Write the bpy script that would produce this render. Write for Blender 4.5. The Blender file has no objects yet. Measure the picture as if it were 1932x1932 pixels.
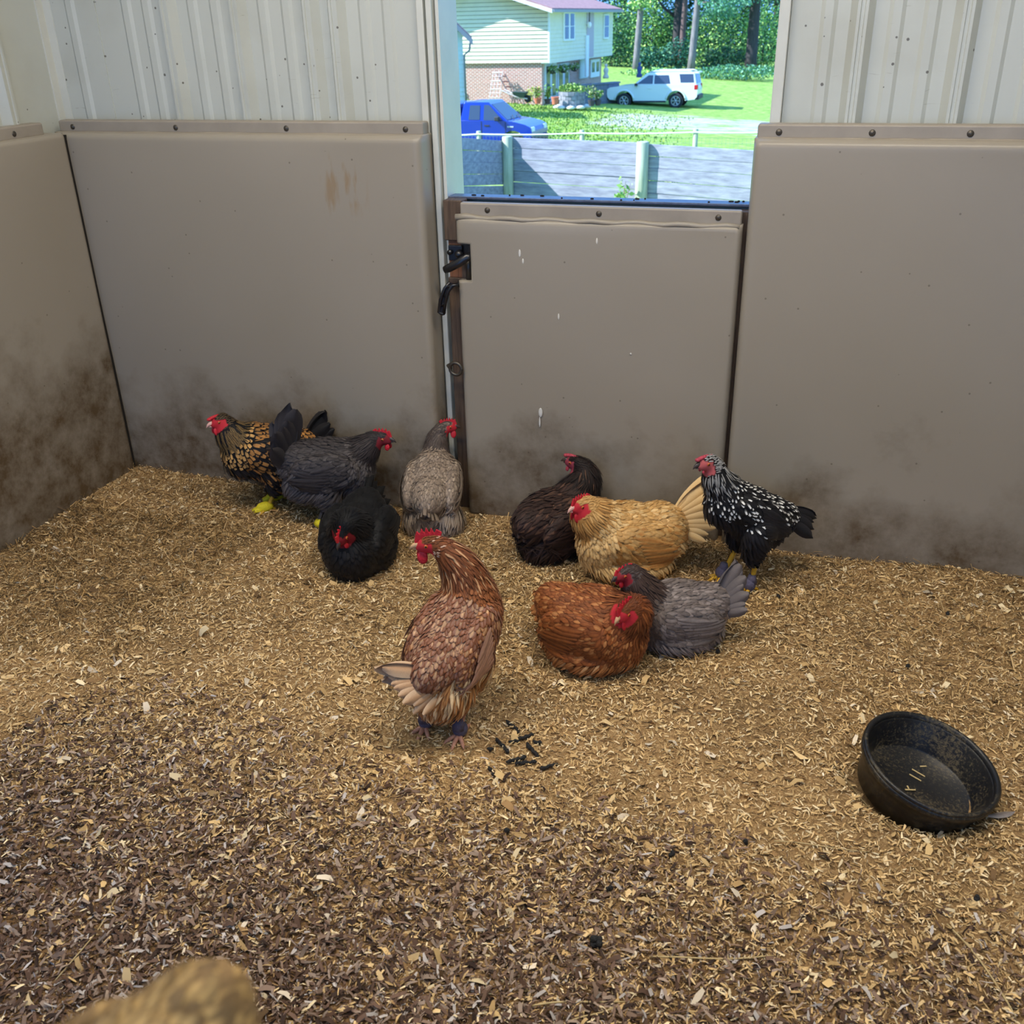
import bpy, bmesh, math, random
import numpy as np
from mathutils import Vector, Matrix, Quaternion
from mathutils.bvhtree import BVHTree
from mathutils.kdtree import KDTree

random.seed(7)
RNG = np.random.default_rng(11)
SC = bpy.context.scene
COL = SC.collection

# ------------------------------------------------------------------ camera
F_PX, PITCH, ROLL, YAW, CAM_H = 1850.0, math.radians(26.5), math.radians(1.42), math.radians(18.4), 1.5
FW = np.array([-math.sin(YAW) * math.cos(PITCH), math.cos(YAW) * math.cos(PITCH), -math.sin(PITCH)])
R0 = np.array([math.cos(YAW), math.sin(YAW), 0.0])
U0 = np.cross(R0, FW)
RV = math.cos(ROLL) * R0 - math.sin(ROLL) * U0
UV = math.sin(ROLL) * R0 + math.cos(ROLL) * U0
CAM = np.array([0.0, 0.0, CAM_H])
cam_data = bpy.data.cameras.new('camera')
cam_data.sensor_width = 36.0
cam_data.lens = 36.0 * F_PX / 1932.0
cam_data.clip_start = 0.02
cam_data.clip_end = 600.0
cam_data.dof.use_dof = True
cam_data.dof.focus_distance = 2.7
cam_data.dof.aperture_fstop = 8.0
cam = bpy.data.objects.new('camera', cam_data)
COL.objects.link(cam)
cam.matrix_world = Matrix(((RV[0], UV[0], -FW[0], 0), (RV[1], UV[1], -FW[1], 0), (RV[2], UV[2], -FW[2], CAM_H), (0, 0, 0, 1)))
SC.camera = cam

# ------------------------------------------------------------------ world, sun, exposure
world = bpy.data.worlds.new('sky')
SC.world = world
world.use_nodes = True
wn = world.node_tree
bg = wn.nodes['Background']
bg.inputs['Color'].default_value = (0.17, 0.44, 1.0, 1)
bg.inputs['Strength'].default_value = 2.2
SUN_DIR = Vector((2.4, 1.0, -2.0)).normalized()
sd = bpy.data.lights.new('sun', 'SUN')
sd.energy = 10.0
sd.color = (0.88, 0.95, 1.0)
sd.angle = math.radians(0.6)
so = bpy.data.objects.new('sun', sd)
COL.objects.link(so)
so.rotation_euler = SUN_DIR.to_track_quat('-Z', 'Y').to_euler()
so.location = (-20, -10, 30)
vs = SC.view_settings
SC.display_settings.display_device = 'sRGB'
vs.view_transform = 'Standard'
vs.look = 'None'
vs.exposure = 0.0
vs.gamma = 1.0
vs.use_curve_mapping = False
LAMP_W = 27.0            # watts of each added ceiling lamp
LAMP_COL = (1.0, 0.90, 0.76)

# ------------------------------------------------------------------ geometry helpers
def pray(px, py):
    return FW * F_PX + RV * (px - 966.0) - UV * (py - 966.0)
def on_y(px, py, y):
    d = pray(px, py); return CAM + d * (y / d[1])
def on_z(px, py, z=0.0):
    d = pray(px, py); return CAM + d * ((z - CAM_H) / d[2])
def on_plane(px, py, p, n):
    d = pray(px, py); p = np.array(p, float); n = np.array(n, float)
    return CAM + d * (((p - CAM) @ n) / (d @ n))

class MB:
    """collects vertices and faces of one mesh"""
    def __init__(self):
        self.v = []; self.f = []; self.c = []
    def add(self, vs, fs, col=None):
        o = len(self.v)
        self.v += [tuple(map(float, p)) for p in vs]
        self.f += [tuple(i + o for i in q) for q in fs]
        self.c += [col] * len(vs)
        return self
    def box(self, lo, hi, mat=None, col=None):
        x0, y0, z0 = lo; x1, y1, z1 = hi
        p = [(x0, y0, z0), (x1, y0, z0), (x1, y1, z0), (x0, y1, z0), (x0, y0, z1), (x1, y0, z1), (x1, y1, z1), (x0, y1, z1)]
        if mat is not None: p = [mat @ Vector(q) for q in p]
        return self.add(p, [(3, 2, 1, 0), (4, 5, 6, 7), (0, 1, 5, 4), (1, 2, 6, 5), (2, 3, 7, 6), (3, 0, 4, 7)], col)
    def hexa(self, p, col=None):
        return self.add(p, [(3, 2, 1, 0), (4, 5, 6, 7), (0, 1, 5, 4), (1, 2, 6, 5), (2, 3, 7, 6), (3, 0, 4, 7)], col)
    def tube(self, pts, rad, n=8, cap=True, flat=(1.0, 1.0), up=None, col=None):
        pts = [Vector(p) for p in pts]
        if not hasattr(rad, '__len__'): rad = [rad] * len(pts)
        vs = []; m = len(pts)
        ref = Vector(up) if up is not None else None
        for i, p in enumerate(pts):
            t = (pts[min(i + 1, m - 1)] - pts[max(i - 1, 0)]).normalized()
            if ref is None:
                ref = Vector((0, 0, 1)) if abs(t.z) < .9 else Vector((1, 0, 0))
            a = (ref - t * ref.dot(t)).normalized()
            b = t.cross(a)
            ref = a
            for k in range(n):
                an = 2 * math.pi * k / n
                vs.append(p + (a * math.cos(an) * flat[0] + b * math.sin(an) * flat[1]) * rad[i])
        fs = []
        for i in range(m - 1):
            for k in range(n):
                k2 = (k + 1) % n
                fs.append((i * n + k, i * n + k2, (i + 1) * n + k2, (i + 1) * n + k))
        if cap:
            fs.append(tuple(range(n - 1, -1, -1))); fs.append(tuple((m - 1) * n + k for k in range(n)))
        return self.add(vs, fs, col)
    def lathe(self, prof, n=32, mat=None, col=None, closed=False):
        vs = []; m = len(prof)
        for r, z in prof:
            for k in range(n):
                a = 2 * math.pi * k / n
                p = Vector((r * math.cos(a), r * math.sin(a), z))
                vs.append(mat @ p if mat is not None else p)
        fs = []
        for i in range(m - 1 if not closed else m):
            j = (i + 1) % m
            for k in range(n):
                k2 = (k + 1) % n
                fs.append((i * n + k, i * n + k2, j * n + k2, j * n + k))
        return self.add(vs, fs, col)
    def ell(self, c, r, rot=None, nu=14, nv=8, col=None):
        vs = []; c = Vector(c)
        for i in range(1, nv):
            th = math.pi * i / nv
            for k in range(nu):
                a = 2 * math.pi * k / nu
                p = Vector((r[0] * math.sin(th) * math.cos(a), r[1] * math.sin(th) * math.sin(a), r[2] * math.cos(th)))
                vs.append(c + (rot @ p if rot is not None else p))
        top = Vector((0, 0, r[2])); bot = Vector((0, 0, -r[2]))
        vs.append(c + (rot @ top if rot is not None else top)); vs.append(c + (rot @ bot if rot is not None else bot))
        fs = []
        for i in range(nv - 2):
            for k in range(nu):
                k2 = (k + 1) % nu
                fs.append((i * nu + k, (i + 1) * nu + k, (i + 1) * nu + k2, i * nu + k2))
        T = (nv - 1) * nu
        for k in range(nu):
            k2 = (k + 1) % nu
            fs.append((T, k, k2)); fs.append((T + 1, (nv - 2) * nu + k2, (nv - 2) * nu + k))
        return self.add(vs, fs, col)
    def prism(self, poly, a, b, fn, col=None):
        """poly: 2D outline; fn(u, v, w) -> 3D; extruded w = a..b"""
        n = len(poly)
        vs = [fn(u, v, a) for u, v in poly] + [fn(u, v, b) for u, v in poly]
        fs = [tuple(range(n)), tuple(range(2 * n - 1, n - 1, -1))]
        for i in range(n):
            j = (i + 1) % n
            fs.append((j, i, n + i, n + j))
        return self.add(vs, fs, col)
    def build(self, name, mat, parent=None, smooth=False, bevel=0.0, seg=2, fix=True):
        me = bpy.data.meshes.new(name)
        me.from_pydata(self.v, [], self.f)
        if fix:
            bm = bmesh.new(); bm.from_mesh(me); bmesh.ops.recalc_face_normals(bm, faces=bm.faces); bm.to_mesh(me); bm.free()
        if any(c is not None for c in self.c):
            at = me.color_attributes.new('Col', 'FLOAT_COLOR', 'POINT')
            arr = np.ones((len(self.v), 4), np.float32)
            arr[:, :3] = [c if c is not None else (1, 1, 1) for c in self.c]
            at.data.foreach_set('color', arr.ravel())
        o = bpy.data.objects.new(name, me)
        COL.objects.link(o)
        if mat is not None: me.materials.append(mat)
        if smooth: me.polygons.foreach_set('use_smooth', np.ones(len(me.polygons), bool))
        if parent is not None: o.parent = parent
        if bevel > 0:
            md = o.modifiers.new('bevel', 'BEVEL'); md.width = bevel; md.segments = seg; md.limit_method = 'ANGLE'; md.angle_limit = math.radians(40)
            me.polygons.foreach_set('use_smooth', np.ones(len(me.polygons), bool))
            if hasattr(md, 'harden_normals'): md.harden_normals = True
        return o

def np_mesh(name, V, Fq, mat, parent=None, smooth=False, colors=None):
    """big mesh out of arrays: V (n,3), Fq (m,k) all faces with k corners"""
    me = bpy.data.meshes.new(name)
    n, m, k = len(V), len(Fq), Fq.shape[1]
    me.vertices.add(n); me.vertices.foreach_set('co', np.ascontiguousarray(V, np.float32).ravel())
    me.loops.add(m * k); me.loops.foreach_set('vertex_index', np.ascontiguousarray(Fq, np.int32).ravel())
    me.polygons.add(m)
    me.polygons.foreach_set('loop_start', np.arange(0, m * k, k, dtype=np.int32))
    me.polygons.foreach_set('loop_total', np.full(m, k, np.int32))
    if smooth: me.polygons.foreach_set('use_smooth', np.ones(m, bool))
    if colors is not None:
        at = me.color_attributes.new('Col', 'FLOAT_COLOR', 'POINT')
        arr = np.ones((n, 4), np.float32); arr[:, :3] = colors
        at.data.foreach_set('color', arr.ravel())
    me.update(); me.validate()
    o = bpy.data.objects.new(name, me)
    COL.objects.link(o)
    if mat is not None: me.materials.append(mat)
    if parent is not None: o.parent = parent
    return o

def tag(o, label=None, cat=None, group=None, kind=None):
    if label: o['label'] = label
    if cat: o['category'] = cat
    if group: o['group'] = group
    if kind: o['kind'] = kind
    return o
def thing(name, loc, label=None, cat=None, rz=0.0, group=None, kind=None):
    o = bpy.data.objects.new(name, None)
    COL.objects.link(o); o.location = Vector([float(q) for q in loc]); o.rotation_euler = (0, 0, rz); o.empty_display_size = .05
    return tag(o, label, cat, group, kind)

# ------------------------------------------------------------------ materials
def srgb(r, g, b):
    f = lambda c: (c / 255 / 12.92) if c / 255 <= 0.04045 else ((c / 255 + 0.055) / 1.055) ** 2.4
    return (f(r), f(g), f(b))
def mk(name, base, rough=.6, var=0.0, scale=20.0, bump=0.0, bscale=None, metallic=0.0, attr=False, spec=.5, second=None, coat=0.0, stretch=None, emis=None, estr=0.0, trans=0.0, sheen=0.0):
    m = bpy.data.materials.new(name); m.use_nodes = True
    nt = m.node_tree; N = nt.nodes; L = nt.links
    p = N['Principled BSDF']
    p.inputs['Roughness'].default_value = rough
    p.inputs['Metallic'].default_value = metallic
    p.inputs['Specular IOR Level'].default_value = spec
    p.inputs['Coat Weight'].default_value = coat
    p.inputs['Base Color'].default_value = (*base, 1)
    if sheen: p.inputs['Sheen Weight'].default_value = sheen
    if trans: p.inputs['Transmission Weight'].default_value = trans
    if emis is not None:
        p.inputs['Emission Color'].default_value = (*emis, 1); p.inputs['Emission Strength'].default_value = estr
    tc = N.new('ShaderNodeTexCoord'); vec = tc.outputs['Object']
    if stretch is not None:
        mp = N.new('ShaderNodeMapping'); mp.inputs['Scale'].default_value = stretch; L.new(vec, mp.inputs['Vector']); vec = mp.outputs['Vector']
    src = None
    if attr:
        a = N.new('ShaderNodeVertexColor'); a.layer_name = 'Col'; src = a.outputs['Color']; L.new(src, p.inputs['Base Color'])
    if var > 0 or second is not None:
        nz = N.new('ShaderNodeTexNoise'); nz.inputs['Scale'].default_value = scale; nz.inputs['Detail'].default_value = 5; nz.inputs['Roughness'].default_value = .6
        L.new(vec, nz.inputs['Vector'])
        mx = N.new('ShaderNodeMix'); mx.data_type = 'RGBA'
        if attr:
            mx.blend_type = 'MULTIPLY'; mx.inputs['Factor'].default_value = 1
            rp = N.new('ShaderNodeMapRange'); rp.inputs['To Min'].default_value = 1 - var; rp.inputs['To Max'].default_value = 1 + var
            rp.inputs['From Min'].default_value = .3; rp.inputs['From Max'].default_value = .7
            L.new(nz.outputs['Fac'], rp.inputs['Value']); L.new(src, mx.inputs['A']); L.new(rp.outputs['Result'], mx.inputs['B'])
        else:
            rp = N.new('ShaderNodeMapRange'); rp.inputs['From Min'].default_value = .3; rp.inputs['From Max'].default_value = .7
            L.new(nz.outputs['Fac'], rp.inputs['Value']); L.new(rp.outputs['Result'], mx.inputs['Factor'])
            b2 = second if second is not None else tuple(c * (1 - var) for c in base)
            b1 = base if second is not None else tuple(min(1, c * (1 + var)) for c in base)
            mx.inputs['A'].default_value = (*b1, 1); mx.inputs['B'].default_value = (*b2, 1)
        L.new(mx.outputs['Result'], p.inputs['Base Color'])
    if bump > 0:
        nb = N.new('ShaderNodeTexNoise'); nb.inputs['Scale'].default_value = bscale or scale * 3; nb.inputs['Detail'].default_value = 4
        L.new(vec, nb.inputs['Vector'])
        bp = N.new('ShaderNodeBump'); bp.inputs['Strength'].default_value = bump; bp.inputs['Distance'].default_value = .01
        L.new(nb.outputs['Fac'], bp.inputs['Height']); L.new(bp.outputs['Normal'], p.inputs['Normal'])
    return m
def nodes_of(m):
    return m.node_tree.nodes, m.node_tree.links, m.node_tree.nodes['Principled BSDF']

def pad_material(name, dirt_h=.34, seed=0.0, streak=None):
    """grey-tan vinyl with brown grime splashed along the foot and a few scratches"""
    m = mk(name, srgb(158, 147, 132), rough=.42, spec=.4)
    N, L, p = nodes_of(m)
    ge = N.new('ShaderNodeNewGeometry')
    off = N.new('ShaderNodeVectorMath'); off.operation = 'ADD'; off.inputs[1].default_value = (seed, seed * .7, 0)
    L.new(ge.outputs['Position'], off.inputs[0]); vec = off.outputs[0]
    sx = N.new('ShaderNodeSeparateXYZ'); L.new(ge.outputs['Position'], sx.inputs[0])
    big = N.new('ShaderNodeTexNoise'); big.inputs['Scale'].default_value = 3.2; big.inputs['Detail'].default_value = 7; big.inputs['Roughness'].default_value = .62
    L.new(vec, big.inputs['Vector'])
    # splash height varies with the noise
    hh = N.new('ShaderNodeMath'); hh.operation = 'MULTIPLY_ADD'; hh.inputs[1].default_value = 1.15; hh.inputs[2].default_value = dirt_h - .60
    L.new(big.outputs['Fac'], hh.inputs[0])
    df = N.new('ShaderNodeMath'); df.operation = 'SUBTRACT'; L.new(hh.outputs[0], df.inputs[0]); L.new(sx.outputs['Z'], df.inputs[1])
    mr = N.new('ShaderNodeMapRange'); mr.inputs['From Min'].default_value = -.14; mr.inputs['From Max'].default_value = .22; L.new(df.outputs[0], mr.inputs['Value'])
    fine = N.new('ShaderNodeTexNoise'); fine.inputs['Scale'].default_value = 14; fine.inputs['Detail'].default_value = 8; fine.inputs['Roughness'].default_value = .7
    L.new(vec, fine.inputs['Vector'])
    fr = N.new('ShaderNodeMapRange'); fr.inputs['From Min'].default_value = .32; fr.inputs['From Max'].default_value = .62; fr.inputs['To Min'].default_value = .35; L.new(fine.outputs['Fac'], fr.inputs['Value'])
    mu = N.new('ShaderNodeMath'); mu.operation = 'MULTIPLY'; L.new(mr.outputs[0], mu.inputs[0]); L.new(fr.outputs[0], mu.inputs[1])
    soft = N.new('ShaderNodeTexNoise'); soft.inputs['Scale'].default_value = 1.6; soft.inputs['Detail'].default_value = 3; L.new(vec, soft.inputs['Vector'])
    m0 = N.new('ShaderNodeMix'); m0.data_type = 'RGBA'; m0.inputs['A'].default_value = (*srgb(156, 147, 133), 1); m0.inputs['B'].default_value = (*srgb(146, 136, 119), 1)
    L.new(soft.outputs['Fac'], m0.inputs['Factor'])
    m1 = N.new('ShaderNodeMix'); m1.data_type = 'RGBA'; m1.inputs['B'].default_value = (*srgb(88, 70, 46), 1)
    L.new(m0.outputs['Result'], m1.inputs['A']); L.new(mu.outputs[0], m1.inputs['Factor'])
    last = m1.outputs['Result']
    # flecks of dirt
    vo = N.new('ShaderNodeTexVoronoi'); vo.inputs['Scale'].default_value = 16; L.new(vec, vo.inputs['Vector'])
    vr = N.new('ShaderNodeMapRange'); vr.inputs['From Min'].default_value = .035; vr.inputs['From Max'].default_value = .055; vr.inputs['To Min'].default_value = .55; vr.inputs['To Max'].default_value = 0
    L.new(vo.outputs['Distance'], vr.inputs['Value'])
    m2 = N.new('ShaderNodeMix'); m2.data_type = 'RGBA'; m2.inputs['B'].default_value = (*srgb(70, 58, 42), 1)
    L.new(last, m2.inputs['A']); L.new(vr.outputs[0], m2.inputs['Factor']); last = m2.outputs['Result']
    if streak is not None:   # tea-coloured dribbles: centre x, z and half sizes
        cx, cz, hx, hz = streak
        wx = N.new('ShaderNodeMath'); wx.operation = 'SUBTRACT'; wx.inputs[1].default_value = cx; L.new(sx.outputs['X'], wx.inputs[0])
        ax = N.new('ShaderNodeMath'); ax.operation = 'ABSOLUTE'; L.new(wx.outputs[0], ax.inputs[0])
        rx = N.new('ShaderNodeMapRange'); rx.inputs['From Min'].default_value = hx * .6; rx.inputs['From Max'].default_value = hx; rx.inputs['To Min'].default_value = 1; rx.inputs['To Max'].default_value = 0; L.new(ax.outputs[0], rx.inputs['Value'])
        wz = N.new('ShaderNodeMath'); wz.operation = 'SUBTRACT'; wz.inputs[1].default_value = cz; L.new(sx.outputs['Z'], wz.inputs[0])
        az = N.new('ShaderNodeMath'); az.operation = 'ABSOLUTE'; L.new(wz.outputs[0], az.inputs[0])
        rz = N.new('ShaderNodeMapRange'); rz.inputs['From Min'].default_value = hz * .6; rz.inputs['From Max'].default_value = hz; rz.inputs['To Min'].default_value = 1; rz.inputs['To Max'].default_value = 0; L.new(az.outputs[0], rz.inputs['Value'])
        mp = N.new('ShaderNodeMapping'); mp.inputs['Scale'].default_value = (38, 1, 9); L.new(vec, mp.inputs['Vector'])
        sn = N.new('ShaderNodeTexNoise'); sn.inputs['Scale'].default_value = 1; sn.inputs['Detail'].default_value = 3; L.new(mp.outputs[0], sn.inputs['Vector'])
        sr = N.new('ShaderNodeMapRange'); sr.inputs['From Min'].default_value = .5; sr.inputs['From Max'].default_value = .62; L.new(sn.outputs['Fac'], sr.inputs['Value'])
        q1 = N.new('ShaderNodeMath'); q1.operation = 'MULTIPLY'; L.new(rx.outputs[0], q1.inputs[0]); L.new(rz.outputs[0], q1.inputs[1])
        q2 = N.new('ShaderNodeMath'); q2.operation = 'MULTIPLY'; L.new(q1.outputs[0], q2.inputs[0]); L.new(sr.outputs[0], q2.inputs[1])
        q3 = N.new('ShaderNodeMath'); q3.operation = 'MULTIPLY'; q3.inputs[1].default_value = .5; L.new(q2.outputs[0], q3.inputs[0])
        m3 = N.new('ShaderNodeMix'); m3.data_type = 'RGBA'; m3.inputs['B'].default_value = (*srgb(140, 108, 62), 1)
        L.new(last, m3.inputs['A']); L.new(q3.outputs[0], m3.inputs['Factor']); last = m3.outputs['Result']
    L.new(last, p.inputs['Base Color'])
    rr = N.new('ShaderNodeMapRange'); rr.inputs['To Min'].default_value = .36; rr.inputs['To Max'].default_value = .7; L.new(mu.outputs[0], rr.inputs['Value']); L.new(rr.outputs[0], p.inputs['Roughness'])
    bp = N.new('ShaderNodeBump'); bp.inputs['Strength'].default_value = .12; bp.inputs['Distance'].default_value = .02
    L.new(soft.outputs['Fac'], bp.inputs['Height']); L.new(bp.outputs['Normal'], p.inputs['Normal'])
    return m

def steel_material(name, base=srgb(190, 192, 182)):
    """off-white painted steel with specks, cobweb dust and rust spots"""
    m = mk(name, base, rough=.42, spec=.45)
    N, L, p = nodes_of(m)
    ge = N.new('ShaderNodeNewGeometry'); vec = ge.outputs['Position']
    n1 = N.new('ShaderNodeTexNoise'); n1.inputs['Scale'].default_value = 3.5; n1.inputs['Detail'].default_value = 6; L.new(vec, n1.inputs['Vector'])
    r1 = N.new('ShaderNodeMapRange'); r1.inputs['From Min'].default_value = .5; r1.inputs['From Max'].default_value = .8; r1.inputs['To Max'].default_value = .45; L.new(n1.outputs['Fac'], r1.inputs['Value'])
    m1 = N.new('ShaderNodeMix'); m1.data_type = 'RGBA'; m1.inputs['A'].default_value = (*base, 1); m1.inputs['B'].default_value = (*srgb(160, 157, 140), 1); L.new(r1.outputs[0], m1.inputs['Factor'])
    vo = N.new('ShaderNodeTexVoronoi'); vo.inputs['Scale'].default_value = 22; L.new(vec, vo.inputs['Vector'])
    n2 = N.new('ShaderNodeTexNoise'); n2.inputs['Scale'].default_value = 60; L.new(vec, n2.inputs['Vector'])
    th = N.new('ShaderNodeMath'); th.operation = 'MULTIPLY_ADD'; th.inputs[1].default_value = -.10; L.new(n2.outputs['Fac'], th.inputs[0]); L.new(vo.outputs['Distance'], th.inputs[2])
    r2 = N.new('ShaderNodeMapRange'); r2.inputs['From Min'].default_value = .012; r2.inputs['From Max'].default_value = .035; r2.inputs['To Min'].default_value = .8; r2.inputs['To Max'].default_value = 0; L.new(th.outputs[0], r2.inputs['Value'])
    m2 = N.new('ShaderNodeMix'); m2.data_type = 'RGBA'; m2.inputs['B'].default_value = (*srgb(66, 56, 44), 1); L.new(m1.outputs['Result'], m2.inputs['A']); L.new(r2.outputs[0], m2.inputs['Factor'])
    # cobwebby scribbles
    mp = N.new('ShaderNodeMapping'); mp.inputs['Rotation'].default_value = (0, .7, 0); mp.inputs['Scale'].default_value = (4, 4, 30); L.new(vec, mp.inputs['Vector'])
    n3 = N.new('ShaderNodeTexNoise'); n3.inputs['Scale'].default_value = 2.5; n3.inputs['Detail'].default_value = 8; n3.inputs['Distortion'].default_value = 1.5; L.new(mp.outputs[0], n3.inputs['Vector'])
    r3 = N.new('ShaderNodeMapRange'); r3.inputs['From Min'].default_value = .70; r3.inputs['From Max'].default_value = .76; r3.inputs['To Max'].default_value = .45; L.new(n3.outputs['Fac'], r3.inputs['Value'])
    m3 = N.new('ShaderNodeMix'); m3.data_type = 'RGBA'; m3.inputs['B'].default_value = (*srgb(120, 112, 92), 1); L.new(m2.outputs['Result'], m3.inputs['A']); L.new(r3.outputs[0], m3.inputs['Factor'])
    L.new(m3.outputs['Result'], p.inputs['Base Color'])
    return m

def wood_material(name, c1, c2, rough=.75, axis=(2, 2, 40), bump=.15, scale=4):
    m = mk(name, c1, rough=rough, second=c2, scale=scale, stretch=axis, bump=bump, bscale=scale * 2)
    return m

M_STEEL = steel_material('painted_steel')
M_STEEL2 = mk('trim_steel', srgb(202, 202, 191), rough=.4, var=.06, scale=6)
M_PAD_A = pad_material('vinyl_pad_a', .33, 0.0, streak=(-1.45, 1.07, .085, .10))
M_PAD_B = pad_material('vinyl_pad_b', .52, 3.7)
M_PAD_C = pad_material('vinyl_pad_c', .17, 8.1)
M_PAD_D = pad_material('vinyl_pad_d', .20, 14.4)
M_FLANGE = mk('vinyl_flange', srgb(150, 140, 126), rough=.5, var=.1, scale=9)
M_SCREW = mk('screw_metal', srgb(90, 84, 76), rough=.45, metallic=.8)
M_BLACKM = mk('black_latch', srgb(22, 22, 26), rough=.3, spec=.6)
M_STILE = wood_material('old_brown_wood', srgb(104, 84, 66), srgb(66, 50, 38), axis=(30, 8, 2))
M_REDWOOD = wood_material('reddish_wood', srgb(140, 92, 62), srgb(96, 58, 36), axis=(40, 8, 2))
M_DARK = mk('dark_gap', srgb(24, 20, 17), rough=.9)
# ------------------------------------------------------------------ the stall
WALL_Y, WALL_X = 2.93, -2.53           # faces of the steel liners
PAD_Y, PAD_X = 2.81, -2.43             # faces of the kick pads
ROOM_X1, CEIL_Z, BACK_Y = 1.75, 2.75, -1.6
OPEN_X0, OPEN_X1 = -1.155, -.205       # door opening
LINTEL_Z = 2.15

def rib_profile(a, b, ribs, minors):
    pts = [(a, 0.0)]
    ev = sorted([(r, 1) for r in ribs if a + .03 < r < b - .03] + [(r, 0) for r in minors if a + .03 < r < b - .03])
    for r, big in ev:
        hb, ht, d = (.030, .013, .028) if big else (.020, .010, .007)
        if big: pts += [(r - hb, 0), (r - ht, d), (r - ht * .45, d), (r - ht * .3, d - .004), (r + ht * .3, d - .004), (r + ht * .45, d), (r + ht, d), (r + hb, 0)]
        else: pts += [(r - hb, 0), (r - ht, d), (r + ht, d), (r + hb, 0)]
    pts.append((b, 0.0))
    return pts

def steel_sheet(parent, a, b, z0, z1, ribs, minors, fn, over=0.0):
    pr = rib_profile(a, b, ribs, minors)
    poly = [(u, v + over) for u, v in pr] + [(b, -.012), (a, -.012)]
    return MB().prism(poly, z0, z1, fn).build('steel_sheet', M_STEEL, parent)

back = thing('wall_back', (0, WALL_Y, 0), kind='structure')
MB().box((WALL_X - .1, .012, -.3), (OPEN_X0, .12, CEIL_Z)).build('core', M_STEEL2, back)
MB().box((OPEN_X1, .012, -.3), (ROOM_X1 + .1, .12, CEIL_Z)).build('core', M_STEEL2, back)
MB().box((OPEN_X0, .012, LINTEL_Z), (OPEN_X1, .12, CEIL_Z)).build('core', M_STEEL2, back)
fnb = lambda u, v, w: (u, -v, w)
ribsL = [-2.30, -2.055, -1.81, -1.565, -1.478]
minL = [-2.21, -2.135, -1.97, -1.89, -1.725, -1.645, -1.39, -1.315]
steel_sheet(back, WALL_X, -2.325, 0, CEIL_Z, [], [-2.42], fnb, .004)
steel_sheet(back, -2.325, -1.52, 0, CEIL_Z, ribsL, minL, fnb)
steel_sheet(back, -1.52, OPEN_X0 - .06, 0, CEIL_Z, ribsL, minL, fnb, .003)
ribsR = [-.004, .243, .49, .737, .984, 1.23, 1.48]
minR = [r + d for r in [-.251] + ribsR for d in (.083, .165)]
steel_sheet(back, OPEN_X1 + .025, .62, 0, CEIL_Z, ribsR, minR, fnb)
steel_sheet(back, .62, ROOM_X1, 0, CEIL_Z, ribsR, minR, fnb, .003)
left = thing('wall_left', (WALL_X, 0, 0), kind='structure')
MB().box((-.12, BACK_Y, -.3), (-.012, 3.05, CEIL_Z)).build('core', M_STEEL2, left)
fnl = lambda u, v, w: (v, u, w)
ribsY = [2.675 - .247 * k for k in range(17)]
minY = [r - d for r in ribsY for d in (.083, .165)]
for k in range(5):
    steel_sheet(left, WALL_Y - .93 * (k + 1) if k < 4 else BACK_Y, WALL_Y - .93 * k, 0, CEIL_Z, ribsY, minY, fnl, .002 * (k % 2))
right = thing('wall_right', (ROOM_X1, 0, 0), kind='structure')
MB().box((.012, BACK_Y, -.3), (.12, 3.05, CEIL_Z)).build('core', M_STEEL2, right)
fnr = lambda u, v, w: (-v, u, w)
for k in range(5):
    steel_sheet(right, WALL_Y - .93 * (k + 1) if k < 4 else BACK_Y, WALL_Y - .93 * k, 0, CEIL_Z, ribsY, minY, fnr, .002 * (k % 2))
ceil = MB().box((WALL_X - .5, BACK_Y - .2, CEIL_Z), (ROOM_X1 + .5, 3.35, CEIL_Z + .12)).build('ceiling', M_STEEL2)
tag(ceil, kind='structure')

# corner trim and jambs
t = MB().box((WALL_X, WALL_Y - .035, 0), (WALL_X + .006, WALL_Y, CEIL_Z)).box((WALL_X, WALL_Y - .006, 0), (WALL_X + .035, WALL_Y, CEIL_Z)).build('trim_1', M_STEEL2)
tag(t, kind='structure')
# left jamb: return of the opening, two raised channel strips
j = thing('trim_2', (OPEN_X0, WALL_Y, 0), kind='structure')
MB().box((-.062, -.028, 0), (-.040, .0, LINTEL_Z)).build('channel_strip', M_STEEL2, j, bevel=.003)
MB().box((-.030, -.036, 0), (-.012, .0, LINTEL_Z)).build('channel_strip', M_STEEL2, j, bevel=.003)
MB().box((-.064, -.006, 0), (.0, .004, LINTEL_Z)).build('backing', M_STEEL2, j)
MB().box((-.006, -.02, 0), (.004, .125, LINTEL_Z)).build('jamb_face', M_STEEL2, j)
j = thing('trim_3', (OPEN_X1, WALL_Y, 0), kind='structure')
MB().box((-.004, -.022, 0), (.024, .0, LINTEL_Z)).build('channel_strip', M_STEEL2, j, bevel=.003)
MB().box((-.004, -.02, 0), (.006, .125, LINTEL_Z)).build('jamb_face', M_STEEL2, j)
t = MB().box((OPEN_X0 - .07, -.03 + WALL_Y, LINTEL_Z), (OPEN_X1 + .03, WALL_Y + .125, LINTEL_Z + .05)).build('trim_4', M_STEEL2)
tag(t, kind='structure')

def screws(parent, pts, axis='y'):
    for p in pts:
        m = MB()
        if axis == 'y': rot = Matrix.Rotation(math.pi / 2, 4, 'X')
        else: rot = Matrix.Rotation(math.pi / 2, 4, 'Y')
        m.lathe([(0.0001, .0035), (.003, .0035), (.006, .001), (.0085, .0005), (.0085, -.003)], 10, Matrix.Translation(p) @ rot)
        m.build('screw', M_SCREW, parent, smooth=True)

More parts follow.
